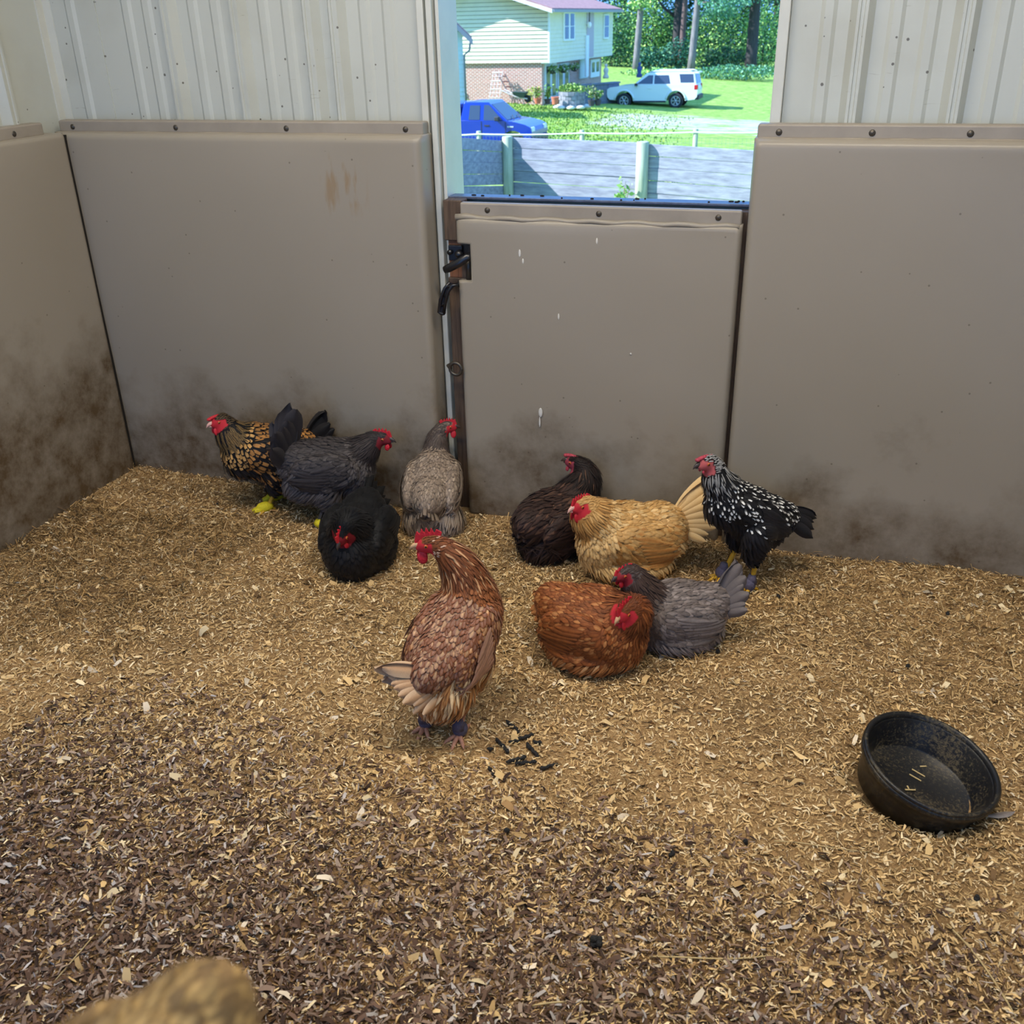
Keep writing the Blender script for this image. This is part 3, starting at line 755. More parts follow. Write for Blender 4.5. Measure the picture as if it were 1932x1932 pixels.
def big_feather(c0, c1, width, curve=.12, laced=False):
    """unit-long tail or wing quill as (verts, faces, colours)"""
    us = np.linspace(0, 1, 9); ws = np.array([.25, .55, .8, .95, 1.0, 1.0, .92, .7, .18]) * width / 2
    vs_ = [-1, -.5, 0, .5, 1]
    V = []; C = []
    for u, w in zip(us, ws):
        for v in vs_:
            V.append((u - .03 * v * v, v * w, -curve * u * u - .22 * width * v * v + (.012 if v == 0 else 0)))
            f = abs(v) if not laced else (1.0 if abs(v) > .6 else 0.0)
            C.append(tuple(np.array(c0) * (1 - f) + np.array(c1) * f))
    Fq = [(a * 5 + b, a * 5 + b + 1, (a + 1) * 5 + b + 1, (a + 1) * 5 + b) for a in range(8) for b in range(4)]
    return V, Fq, C

def make_hen(name, label, loc, psi, sp):
    s = sp.get('s', 1.0); rng = np.random.default_rng(sp.get('seed', 1)); zb = sp['zb']
    root = thing(name, loc, label, 'chicken', math.radians(psi) + YAW)
    root.scale = (s, s, s)
    pit = math.radians(sp.get('pitch', 8))
    Rp = Matrix.Rotation(-pit, 3, 'Y'); c0 = Vector((0, 0, zb))
    fat = sp.get('fat', 1.0); fatz = sp.get('fatz', fat)
    sit = sp.get('sit', False)
    E = []
    def be(c, r): E.append((c0 + Rp @ Vector((c[0], c[1] * fat, c[2] * fatz)), (r[0], r[1] * fat, r[2] * fatz), Rp))
    be((0, 0, 0), (.150, .094, .098)); be((.080, 0, -.005), (.085, .082, .092)); be((.055, 0, .03), (.09, .080, .068))
    be((-.085, 0, .030), (.10, .072, .068)); be((-.130, 0, .048), (.062, .048, .048)); be((-.055, 0, -.045), (.108, .088, .072))
    be((-.015, .078, .012), (.122, .030, .066)); be((-.015, -.078, .012), (.122, .030, .066))
    for q in sp.get('extra', []): be(*q)
    if sit:
        E.append((Vector((-.01, 0, .055)), (.145, .112 * fat, .060)))
    else:
        for sd_ in (-1, 1):
            for k in range(5):
                f = k / 4
                E.append((Vector((-.012 + .012 * f, sd_ * .050, zb - .045 - .088 * f * sp.get('thigh', 1.0))), ((.058 - .034 * f),) * 3))
    # neck and head
    NK = catmull(sp['neck'], 16)
    g = Vector(sp['gaze']).normalized()
    r_a, r_b = sp.get('neckr', (.072, .027))
    NR = [r_b * .82 + (r_a - r_b * .82) * (1 - i / 15) ** sp.get('nexp', 1.25) for i in range(16)]
    for p_, r_ in zip(NK, NR): E.append((p_, (r_, r_, r_)))
    Hc = NK[-1] + g * .012
    hup = (Vector((0, 0, 1)) - g * g.z).normalized(); hs = hup.cross(g)
    HM = Matrix((g, hs, hup)).transposed()
    E.append((Hc, (.036, .0235, .0255), HM))
    E.append((Hc + g * .018 - hup * .004, (.022, .017, .017), HM))
    me = voxel_union(E, .0056, sp.get('smooth', 6))
    nvv = len(me.vertices)
    co = np.empty(nvv * 3, np.float32); me.vertices.foreach_get('co', co); co = co.reshape(-1, 3)
    if sit: co[:, 2] = np.where(co[:, 2] < .012, .012 + (co[:, 2] - .012) * .08, co[:, 2])
    me.vertices.foreach_set('co', co.ravel()); me.update()
    nr = np.empty(nvv * 3, np.float32); me.vertices.foreach_get('normal', nr); nr = nr.reshape(-1, 3)
    nk = np.array([tuple(p_) for p_ in NK]); nrad = np.array(NR)
    dd = np.linalg.norm(co[:, None, :] - nk[None], axis=2) / nrad[None]
    kmin = dd.argmin(1); q = dd[np.arange(nvv), kmin]; tau = kmin / 15.0
    hl = (co - np.array(Hc)) @ np.array(HM)           # head-local
    hdist = np.linalg.norm(hl / np.array([.040, .028, .030]), axis=1)
    face = (hdist < 1.45) & (hl[:, 0] > sp.get('face_back', -.006)) & (hl[:, 2] < .015 + .004) & ((hl[:, 2] < .012) | (hl[:, 0] > .018))
    pal = sp['pal']
    cols = np.tile(np.array(pal['under'], np.float32), (nvv, 1))
    cols[face] = sp.get('face', srgb(190, 44, 54))
    at = me.color_attributes.new('Col', 'FLOAT_COLOR', 'POINT'); arr = np.ones((nvv, 4), np.float32); arr[:, :3] = cols; at.data.foreach_set('color', arr.ravel())
    me.materials.clear(); me.materials.append(M_SKIN)
    me.polygons.foreach_set('use_smooth', np.ones(len(me.polygons), bool))
    me.name = 'body'
    body = bpy.data.objects.new('body', me); COL.objects.link(body); body.parent = root
    # --- plumage
    bl = (co - np.array(c0)) @ np.array(Rp)           # body-frame coordinates
    neckm = (tau > .16) & (q < 1.32)
    headm = (hdist < 1.5) | ((tau > .93) & neckm)
    breast = (~neckm) & (bl[:, 0] > .075)
    fluff = (~neckm) & ((bl[:, 2] < -.045 * fatz) | ((bl[:, 0] < -.10) & (bl[:, 2] < .03)))
    wing = (~neckm) & (~fluff) & (np.abs(bl[:, 1]) > .066 * fat) & (bl[:, 0] < .085) & (bl[:, 2] < .075 * fatz)
    back = (~neckm) & (~fluff) & (~wing) & (~breast)
    reg = np.full(nvv, 'back', object)
    reg[breast] = 'breast'; reg[fluff] = 'fluff'; reg[wing] = 'wing'; reg[neckm] = 'neck'; reg[headm] = 'head'
    LEN = dict(back=.034, breast=.028, fluff=.046, wing=.036, neck=.040, head=.011)
    WID = dict(back=.0165, breast=.015, fluff=.0095, wing=.018, neck=.0075, head=.005)
    if 'laced' in sp: WID = dict(back=.019, breast=.018, fluff=.014, wing=.021, neck=.0075, head=.005)
    SPC = dict(back=.0088, breast=.0088, fluff=.0078, wing=.0092, neck=.0064, head=.0048)
    if 'laced' in sp: SPC = dict(back=.0125, breast=.0125, fluff=.009, wing=.013, neck=.0068, head=.0048)
    LFT = dict(back=.0045, breast=.0045, fluff=.011, wing=.004, neck=.0045, head=.0015)
    fs = sp.get('fs', 1.0)
    for dct in (LEN, WID, SPC): 
        for kk in ('back', 'breast', 'wing'): dct[kk] *= fs
    shag = sp.get('shag', 1.0)
    Fv = np.array(Rp @ Vector((1, 0, 0)))
    tang = np.gradient(nk, axis=0); tang /= np.linalg.norm(tang, axis=1)[:, None]
    flow = np.tile(-Fv + np.array([0, 0, -.28]), (nvv, 1))
    flow[breast] = -Fv * .55 + np.array([0, 0, -.8])
    flow[fluff] = -Fv * .8 + np.array([0, 0, -.75])
    flow[neckm] = -tang[kmin[neckm]]
    flow[headm] = -np.array(g) + np.array([0, 0, -.15])
    flow = flow + rng.normal(0, .10, flow.shape)
    T = flow - nr * (flow * nr).sum(1)[:, None]
    Tn = np.linalg.norm(T, axis=1); ok = Tn > .15
    T = T / np.maximum(Tn, 1e-6)[:, None]
    ok &= ~face & ~((hl[:, 0] > .022) & (hdist < 1.6))
    if sit: ok &= co[:, 2] > .016
    idx = np.where(ok)[0]; rng.shuffle(idx)
    cell = .0062; grid = {}; chosen = []
    spc = np.array([SPC[r] for r in reg])
    for i in idx:
        p_ = co[i]; key = (int(p_[0] // .012), int(p_[1] // .012), int(p_[2] // .012)); d2 = spc[i] ** 2; good = True
        for a in (-1, 0, 1):
            for b in (-1, 0, 1):
                for c in (-1, 0, 1):
                    for j2 in grid.get((key[0] + a, key[1] + b, key[2] + c), ()):
                        e = co[j2] - p_
                        if e[0] * e[0] + e[1] * e[1] + e[2] * e[2] < d2: good = False; break
                    if not good: break
                if not good: break
            if not good: break
        if good: grid.setdefault(key, []).append(i); chosen.append(i)
    ch = np.array(chosen)
    skin = Skin(co.astype(float), nr.astype(float))
    PV, PF, PC = [], [], []; off = 0
    for r in ('back', 'breast', 'fluff', 'wing', 'neck', 'head'):
        k = ch[reg[ch] == r]
        if len(k) == 0: continue
        n = len(k)
        ln = LEN[r] * rng.uniform(.8, 1.2, n) * (shag if r in ('fluff', 'back', 'wing', 'breast') else 1)
        wd = WID[r] * rng.uniform(.85, 1.15, n)
        lf = LFT[r] * rng.uniform(.4, 1.6, n) * shag
        pc = pal.get(r, pal['back'])
        c_c = np.tile(np.array(pc[0]), (n, 1)); c_r = np.tile(np.array(pc[1]), (n, 1))
        if len(pc) > 3:            # second colouring mixed in by chance and by soft patches
            pr, cc2, cr2 = pc[3]
            pt = .5 + .5 * np.sin(co[k] @ np.array([31., 17., 43.]) + 1.3) * np.sin(co[k] @ np.array([-23., 37., 19.]))
            sel = rng.uniform(0, 1, n) < pr * (1 + sp.get('patch', 1.0) * (1.2 * pt - .6))
            c_c[sel] = cc2; c_r[sel] = cr2
        jit = rng.uniform(1 - pc[2], 1 + pc[2], (n, 1))
        style = sp.get('lace', FEA_LACED) if (r in sp.get('laced', ()) ) else (FEA_NARROW if r in ('neck', 'fluff', 'head') else FEA_PLAIN)
        if sp.get('wild') and r not in ('head',): style = FEA_NARROW; ln = ln * 1.25; lf = lf * sp['wild']
        A, B, C = feather_mesh_arrays(skin, co[k], T[k], ln, wd, lf, c_c * jit, c_r * jit, style, rng, .55 if r == 'fluff' else (.8 if sp.get('wild') else 1.0))
        PV.append(A); PF.append(B + off); PC.append(C); off += len(A)
    pl = np_mesh('plumage', np.concatenate(PV), np.concatenate(PF), M_PLUME, parent=root, smooth=True, colors=np.concatenate(PC)); pl['kind'] = 'stuff'
    bvh = BVHTree.FromPolygons([tuple(map(float, p_)) for p_ in co], [tuple(p_.vertices) for p_ in me.polygons])
    # --- folded wings
    wc = pal.get('quill', (pal['wing'][0], pal['wing'][1]))
    nq = sp.get('quills', 9)
    QS = dict(u=np.linspace(0, 1, 8), w=np.array([.35, .7, .9, 1.0, 1.0, .92, .7, .15]), v=np.array([-1, -.5, 0, .5, 1.0]), rimv=np.array([1, .5, 0, .5, 1.0]), rimu=np.zeros(8))
    for sd_ in (-1, 1):
        PQ, TQ, LQ = [], [], []
        for k in range(nq):
            f = k / max(1, nq - 1)
            o_ = c0 + Rp @ Vector((.025 - .060 * f, sd_ * .4, (.046 - .090 * f) * fatz))
            hit, nn, _, _ = bvh.ray_cast(o_, Vector((0, -sd_, 0)))
            if hit is None: continue
            t_ = Rp @ Vector((-1, 0, -.05 + .25 * f)); t_ = (t_ - nn * t_.dot(nn)).normalized()
            PQ.append(tuple(hit)); TQ.append(tuple(t_)); LQ.append((.085 + .045 * math.sin(f * 2.6)) * sp.get('quill_len', 1.0))
        if not PQ: continue
        n = len(PQ); jit = rng.uniform(.85, 1.15, (n, 1))
        A, B, C = feather_mesh_arrays(skin, np.array(PQ), np.array(TQ), np.array(LQ), np.full(n, .021), np.linspace(.009, .004, n), np.tile(np.array(wc[0]), (n, 1)) * jit, np.tile(np.array(wc[1]), (n, 1)) * jit, QS, rng, .85, .006)
        np_mesh('wing', A, B, M_PLUME, parent=root, smooth=True, colors=C)
    # --- tail fan
    tl = sp['tail']; nper = tl.get('n', 6)
    c_a, c_b = tl['col']
    V, Fq, C = big_feather(c_a, c_b, tl.get('w', .34), tl.get('curve', .12))
    tm = MB().add(V, Fq); tm.c = [tuple(c) for c in C]
    first = None
    tb = c0 + Rp @ Vector((-.135, 0, .055)) if 'base' not in tl else Vector(tl['base'])
    phi0 = math.radians(tl['ang']); swing = math.radians(tl.get('swing', 0))
    for k in range(nper):
        for sd_ in (-1, 1):
            ph_ = phi0 - math.radians(tl.get('step', 9)) * k + rng.normal(0, .05)
            lat = math.radians(tl.get('lat0', 5) + tl.get('lat', 6) * k) * sd_ + swing + rng.normal(0, .05)
            d_ = Vector((-math.cos(ph_) * math.cos(lat), math.sin(lat), math.sin(ph_) * math.cos(lat))).normalized()
            out_ = Vector((.35, sd_ * 1.0, .30)); n_ = (out_ - d_ * out_.dot(d_)).normalized(); s_ = n_.cross(d_)
            ln = tl['len'] * (1 - tl.get('drop', .05) * k) * rng.uniform(.9, 1.08)
            b_ = tb + Vector((0, sd_ * (.006 + .004 * k), -.008 * k))
            if first is None: o = tm.build('tail_feather', M_PLUME, root, smooth=True, fix=False); first = o
            else:
                o = bpy.data.objects.new('tail_feather', first.data); COL.objects.link(o); o.parent = root
            M4 = Matrix((d_ * ln, s_ * ln, n_ * ln)).transposed().to_4x4(); M4.translation = b_
            o.matrix_basis = M4
    # --- beak, comb, wattles, eyes
    def hp(x, y, z): return Hc + g * x + hs * y + hup * z
    bk = sp.get('beak', M_BEAKL)
    m = MB()
    m.tube([hp(.026, 0, .002), hp(.036, 0, .004), hp(.047, 0, .000), hp(.055, 0, -.007)], [.0105, .0085, .0050, .0008], 10, flat=(1, .8), up=hup)
    m.tube([hp(.026, 0, -.008), hp(.036, 0, -.0075), hp(.046, 0, -.0075)], [.0075, .0055, .0008], 8, flat=(.7, .8), up=hup)
    m.build('beak', bk, root, smooth=True)
    cm = sp.get('comb', dict(h=.03))
    ck = cm.get('mat', M_COMB)
    if cm.get('kind', 'single') == 'single':
        h_ = cm['h']; npt = cm.get('n', 5); x0, x1 = cm.get('x0', -.030), .034
        poly = [(x1, .004), (x1 + .004, .012)]
        for k in range(npt):
            f = (k + .5) / npt; xc = x1 - (x1 - x0) * f
            hh = h_ * (.45 + .62 * math.sin(math.pi * min(1, .18 + .72 * f)))
            poly += [(xc + (x1 - x0) / npt * .42, .012 + hh * .62), (xc - .001, .014 + hh)]
        poly += [(x0 - .008, .012 + h_ * .45), (x0 - .002, .014), (x0 + .02, .012)]
        fl = cm.get('lean', 0.0)
        m = MB(); th = .0042
        m.prism(poly, -th, th, lambda u, v, w: hp(u, w * (1 - .45 * min(1, max(0, v - .012) / h_)) + fl * max(0, v - .014) * 1.0, v))
        m.build('comb', ck, root, bevel=.0022, seg=2)
    else:
        m = MB()
        for k in range(7):
            f = k / 6
            m.ell(hp(.036 - .05 * f, 0, .013 + .010 * math.sin(math.pi * (.25 + .6 * f))), (.009, .0085 * (1 - .3 * f), .006), HM, nu=10, nv=6)
        m.build('comb', ck, root, smooth=True)
    wt = sp.get('wattle', .016)
    if wt > 0:
        for sd_ in (-1, 1):
            MB().ell(hp(.024, sd_ * .010, -.018 - wt * .7), (.75 * wt, .0042, wt), HM @ Matrix.Rotation(sd_ * .15, 3, 'X'), nu=12, nv=8).build('wattle', ck, root, smooth=True)
    el = sp.get('lobe', .010)
    for sd_ in (-1, 1):
        if el > 0: MB().ell(hp(-.012, sd_ * .0225, -.010 - el * .4), (el * .62, .004, el), HM, nu=10, nv=7).build('earlobe', sp.get('lobe_mat', ck), root, smooth=True)
        ey = MB().ell(hp(.010, sd_ * .0205, .004), (.0056, .0036, .0056), HM, nu=12, nv=8).build('eye', M_EYE, root, smooth=True)
        MB().ell(hp(.0105, sd_ * .0228, .004), (.0030, .0020, .0030), HM, nu=10, nv=6).build('pupil', M_PUPIL, ey, smooth=True)
    # --- legs
    if not sit or sp.get('legs_out'):
        lm = sp.get('leg', M_LEGY)
        for k, sd_ in enumerate((1, -1)):
            fx, fy = sp.get('feet', ((.01, .05), (.02, -.05)))[k]
            top = Vector((0, sd_ * .050, zb - .11)); ank = Vector((fx - .005, fy, .022))
            m = MB()
            m.tube([top, top.lerp(ank, .5) + Vector((-.012, 0, 0)), ank, ank + Vector((.004, 0, -.008))], [.010, .0078, .0082, .009], 10)
            fa = math.radians(sp.get('toe', 0))
            for ta, tlx in ((-38, .046), (0, .054), (36, .046), (172, .026)):
                a = math.radians(ta) + fa; dx, dy = math.cos(a), math.sin(a)
                m.tube([ank + Vector((0, 0, -.006)), ank + Vector((dx * tlx * .5, dy * tlx * .5, -.010)), ank + Vector((dx * tlx * .85, dy * tlx * .85, -.015)), ank + Vector((dx * tlx * 1.12, dy * tlx * 1.12, -.020))], [.0072, .0062, .0050, .0010], 8)
            lg = m.build('leg', lm, root, smooth=True)
            wr = sp.get('wrap')
            if wr is not None:
                w_ = MB()
                if wr is M_WRAPY: w_.ell(ank + Vector((.014, 0, -.002)), (.034, .022, .021)).tube([ank + Vector((.03, 0, -.006)), ank + Vector((.062, 0, -.012))], [.019, .011], 10, flat=(.7, 1.2), up=(0, 0, 1))
                else: w_.ell(ank + Vector((.006, 0, .006)), (.022, .021, .024)).tube([ank + Vector((0, 0, .012)), ank + Vector((-.001, 0, .042))], [.019, .0115], 10)
                w_.build('foot_wrap', wr, lg, smooth=True)
                if wr is M_WRAPV: MB().tube([ank + Vector((.018, 0, -.006)), ank + Vector((.040, 0, -.012)), ank + Vector((.062, .002, -.018))], [.0072, .0062, .001], 8).build('toe', lm, lg, smooth=True)
    return root
def P2(c, r, j=.15, alt=None): return (c, r, j) if alt is None else (c, r, j, alt)
def gpos(px, py, z=0.0):
    p = on_z(px, py, z); return (float(p[0]), float(p[1]), float(floor_z(p[0], p[1])))
BLK = srgb(20, 19, 21); BLK2 = srgb(34, 32, 36)

# 1 gold-laced hen, far left
gold = srgb(168, 118, 62); gold2 = srgb(190, 146, 86)
make_hen('hen', 'black hen with gold-laced feathers and yellow foot wraps, standing leftmost', gpos(518, 958), 200, dict(
    s=.90, seed=1, zb=.225, pitch=16, fat=1.08, neck=[(.075, 0, .260), (.118, 0, .315), (.130, 0, .350), (.138, 0, .375)], gaze=(.95, .28, -.12), neckr=(.078, .032),
    pal=dict(under=BLK, back=P2(gold, BLK, .2), breast=P2(gold2, BLK, .2), wing=P2(gold, BLK, .25, (.25, BLK, BLK)), fluff=P2(BLK2, BLK, .2, (.3, gold, BLK)), neck=P2(BLK, srgb(140, 112, 66), .2, (.35, BLK, BLK)), head=P2(srgb(96, 76, 46), BLK, .2), quill=(BLK, srgb(60, 40, 26))),
    laced=('back', 'breast', 'wing', 'fluff'), tail=dict(ang=52, len=.15, n=5, col=(BLK, BLK2), w=.36), comb=dict(kind='rose'), wattle=.017, lobe=.012, beak=M_BEAKP, face_back=-.014,
    wrap=M_WRAPY, leg=M_LEGY, feet=((.03, .045), (-.02, -.04))))
# 2 dark grey hen facing the other way
dg = srgb(74, 68, 68); dg2 = srgb(50, 46, 47); dg3 = srgb(104, 98, 96)
make_hen('hen', 'dark slate grey hen with upright tail, facing right against the kick panel', gpos(632, 980), 8, dict(
    s=.92, seed=2, fs=0.85, zb=.215, pitch=-2, fat=1.06, neck=[(.085, 0, .235), (.135, 0, .275), (.168, 0, .305), (.188, 0, .315)], gaze=(1, -.5, -.10), neckr=(.074, .026), shag=1.15,
    pal=dict(under=dg2, back=P2(dg, dg2, .2), breast=P2(dg3, dg, .2), wing=P2(dg, dg2, .2, (.2, dg3, dg)), fluff=P2(dg3, dg, .2), neck=P2(srgb(58, 50, 50), srgb(34, 30, 32), .2), head=P2(srgb(52, 46, 46), dg2, .2), quill=(srgb(62, 58, 60), dg2)),
    tail=dict(ang=98, len=.19, n=6, step=7, lat=5, col=(srgb(46, 43, 46), srgb(60, 56, 58)), w=.40, curve=-.10), comb=dict(h=.026, n=5), wattle=.013, lobe=.013, beak=M_BEAKD, face=srgb(120, 34, 44),
    leg=M_LEGG, wrap=M_WRAPY, feet=((-.01, .05), (-.05, -.05)), thigh=1.05))
# 3 black hen on the floor, seen from the front
bk = srgb(14, 13, 13); bk2 = srgb(8, 7, 8); bk3 = srgb(26, 23, 22)
make_hen('hen', 'all black hen sitting on the bedding, red comb, head bowed towards the camera', gpos(680, 1062), 262, dict(
    s=.92, seed=3, sit=True, zb=.105, pitch=-4, fat=1.12, neck=[(.060, 0, .150), (.100, .004, .195), (.122, .006, .210), (.140, .004, .200)], gaze=(.72, -.22, -.62), neckr=(.080, .034),
    pal=dict(under=bk2, back=P2(bk, bk2, .3), breast=P2(bk3, bk, .3), wing=P2(bk, bk2, .3), fluff=P2(bk, bk2, .3), neck=P2(bk, bk2, .3), head=P2(bk, bk2, .3)),
    tail=dict(ang=38, len=.12, n=6, step=5, lat=5, col=(bk, bk2), w=.40), comb=dict(h=.026, n=5), wattle=.013, lobe=.008, beak=M_BEAKD, face=srgb(120, 24, 32)))
# 4 pale lavender hen seen from behind
lv = srgb(158, 140, 122); lv2 = srgb(132, 116, 102); lv3 = srgb(186, 168, 148); lvd = srgb(92, 80, 72)
make_hen('hen', 'pale lavender-grey hen seen from behind in front of the door post', gpos(822, 985), 84, dict(
    s=.80, seed=4, fs=0.8, zb=.195, pitch=24, fat=1.10, neck=[(.085, 0, .280), (.118, -.006, .345), (.122, -.024, .385), (.124, -.040, .402)], gaze=(.22, -1, -.08), neckr=(.056, .028), shag=1.1,
    pal=dict(under=lv2, back=P2(lv, lv2, .16, (.3, lv3, lv2)), breast=P2(lv, lv2, .15), wing=P2(lv, lv2, .14, (.3, lv3, lv)), fluff=P2(lv3, lv, .16, (.2, lvd, lv2)), neck=P2(lvd, srgb(70, 60, 56), .2), head=P2(lvd, srgb(70, 60, 56), .2), quill=(lv, lv2)),
    tail=dict(ang=-18, len=.085, n=5, step=10, lat=9, col=(lv, lv2), w=.5), comb=dict(h=.026, n=6), wattle=.016, lobe=.010, beak=M_BEAKD, leg=M_LEGG, feet=((.0, .05), (.0, -.05)),
    extra=[((-.10, .05, -.10), (.07, .06, .09)), ((-.10, -.05, -.10), (.07, .06, .09))]))
# 5 red hen standing in front
rd = srgb(150, 92, 52); rd2 = srgb(118, 66, 34); rdl = srgb(196, 158, 118); rdw = srgb(214, 192, 170); mauve = srgb(146, 108, 92)
make_hen('hen', 'tall red-brown hen standing in front with violet foot wraps and red comb', gpos(872, 1340), 60, dict(
    s=.88, seed=5, fs=0.72, zb=.262, pitch=32, fat=1.0, neck=[(.070, .0, .330), (.072, .022, .405), (.062, .056, .460), (.050, .094, .490)], gaze=(-.62, .80, -.10), neckr=(.076, .030),
    pal=dict(under=rd2, back=P2(mauve, rd2, .14, (.45, rdl, mauve)), breast=P2(rd, rd2, .15), wing=P2(mauve, rd2, .14, (.35, rdl, rd)), fluff=P2(srgb(190, 140, 86), rd, .18, (.38, srgb(226, 200, 156), rdl)), neck=P2(rd2, srgb(98, 54, 26), .18, (.22, rdl, rd)), head=P2(rd2, srgb(98, 54, 26), .15, (.2, rdw, rd)), quill=(srgb(168, 128, 104), mauve)),
    tail=dict(ang=22, len=.13, n=9, step=5, lat=5, swing=46, col=(srgb(192, 150, 112), srgb(204, 176, 146)), w=.36), comb=dict(h=.034, n=5), wattle=.019, lobe=.014, leg=M_LEGP, wrap=M_WRAPV, feet=((-.105, .05), (-.09, -.05)), toe=190,
    extra=[((-.13, 0, -.05), (.09, .085, .085))], thigh=1.0, quill_len=1.15))
# 6 dark brown hen lying by the door
db = srgb(62, 43, 36); db2 = srgb(38, 26, 23); db3 = srgb(98, 70, 54)
make_hen('hen', 'dark chocolate brown hen resting at the foot of the door, neck raised', gpos(1058, 1030), 38, dict(
    s=.92, seed=6, sit=True, zb=.112, pitch=6, fat=1.06, neck=[(.055, .0, .160), (.110, .006, .215), (.120, .014, .255), (.108, .032, .278)], gaze=(-.42, 1, .05), neckr=(.078, .032), shag=1.15, wild=1.3,
    pal=dict(under=db2, back=P2(db, db2, .25, (.2, db3, db)), breast=P2(db, db2, .2), wing=P2(db, db2, .25, (.25, db3, db2)), fluff=P2(db, db2, .25), neck=P2(db2, srgb(20, 16, 16), .25, (.15, db3, db2)), head=P2(db2, srgb(20, 16, 16), .2), quill=(db, db2)),
    tail=dict(ang=-20, len=.07, n=4, step=9, lat=9, col=(db, db2), w=.5), comb=dict(kind='rose', mat=M_COMBD), wattle=.009, lobe=.008, beak=M_BEAKD, face=srgb(150, 62, 76)))
# 7 buff hen
bf = srgb(206, 164, 104); bf2 = srgb(184, 138, 78); bf3 = srgb(224, 192, 138); bfo = srgb(178, 118, 58)
make_hen('hen', 'plump buff golden hen sitting, red comb, feathery tail cocked up', gpos(1180, 1082), 196, dict(
    s=.93, seed=7, fs=0.85, sit=True, zb=.128, pitch=8, fat=1.12, neck=[(.075, 0, .180), (.130, .0, .228), (.142, .004, .258), (.150, .008, .275)], gaze=(.92, .34, -.08), neckr=(.082, .032), shag=1.1,
    pal=dict(under=bf2, back=P2(bf, bf2, .12, (.3, bf3, bf)), breast=P2(bf3, bf, .1), wing=P2(bf, bf2, .12, (.45, bfo, bf2)), fluff=P2(bf3, bf, .12), neck=P2(bf2, srgb(166, 118, 62), .12, (.3, bf, bf2)), head=P2(bf2, bf, .1), quill=(bfo, bf2)),
    tail=dict(ang=46, len=.155, n=9, step=6, lat=8, col=(bf, bf3), w=.27, curve=.22, base=(-.165, 0, .205)), comb=dict(h=.026, n=6), wattle=.018, lobe=.012, beak=M_BEAKP, extra=[((-.11, 0, .02), (.09, .09, .08))]))
# 8 silver-laced hen
wh = srgb(224, 222, 216)
make_hen('hen', 'slim black and white speckled hen standing on yellow legs, rightmost', gpos(1398, 1100), 196, dict(
    s=.88, fs=.85, patch=.25, lace=FEA_SPAN, seed=8, zb=.275, pitch=30, fat=.82, neck=[(.085, 0, .350), (.122, 0, .405), (.132, 0, .446), (.146, 0, .470)], gaze=(1, .12, -.12), neckr=(.062, .027),
    pal=dict(under=BLK, back=P2(wh, BLK, .12, (.3, BLK, BLK)), breast=P2(wh, BLK, .12, (.3, BLK, BLK)), wing=P2(wh, BLK, .12, (.35, BLK, BLK)), fluff=P2(BLK2, BLK, .2), neck=P2(srgb(176, 174, 170), BLK, .15, (.45, BLK, BLK)), head=P2(srgb(176, 174, 170), srgb(70, 68, 68), .15), quill=(BLK, BLK2)),
    laced=('back', 'breast', 'wing'), tail=dict(ang=-22, len=.12, n=5, step=4, lat=5, col=(BLK, BLK2), w=.40), comb=dict(kind='rose', mat=M_COMBD), wattle=.006, lobe=.008, lobe_mat=mk('pale_lobe', srgb(196, 158, 150), rough=.6), beak=M_BEAKD, face=srgb(186, 92, 92),
    leg=M_LEGY, wrap=M_WRAPV, feet=((.0, .055), (.05, -.045)), thigh=1.15))
# 9 blue-grey hen behind the red-brown one
bg_ = srgb(116, 104, 98); bg2 = srgb(90, 80, 76); bg3 = srgb(144, 132, 126)
make_hen('hen', 'blue-grey hen with brown head and upright tail, lying behind the red-brown hen', gpos(1270, 1212), 186, dict(
    s=.79, seed=9, fs=0.85, sit=True, zb=.110, pitch=2, fat=1.08, neck=[(.080, 0, .155), (.128, .0, .225), (.152, .0, .272), (.170, .004, .290)], gaze=(.88, .42, -.2), neckr=(.076, .032), shag=1.15,
    pal=dict(under=bg2, back=P2(bg_, bg2, .16, (.3, bg3, bg_)), breast=P2(srgb(92, 76, 66), bg2, .15), wing=P2(bg_, bg2, .12, (.3, bg3, bg_)), fluff=P2(bg3, bg_, .15), neck=P2(srgb(72, 54, 46), srgb(52, 38, 34), .2), head=P2(srgb(72, 54, 46), srgb(52, 38, 34), .2), quill=(srgb(128, 118, 114), bg2)),
    tail=dict(ang=68, len=.155, n=7, step=6, lat=5, col=(srgb(120, 110, 106), srgb(100, 92, 90)), w=.38, curve=.05), comb=dict(h=.020, n=5), wattle=.012, lobe=.010, beak=M_BEAKD, face=srgb(150, 40, 48), quill_len=1.25))
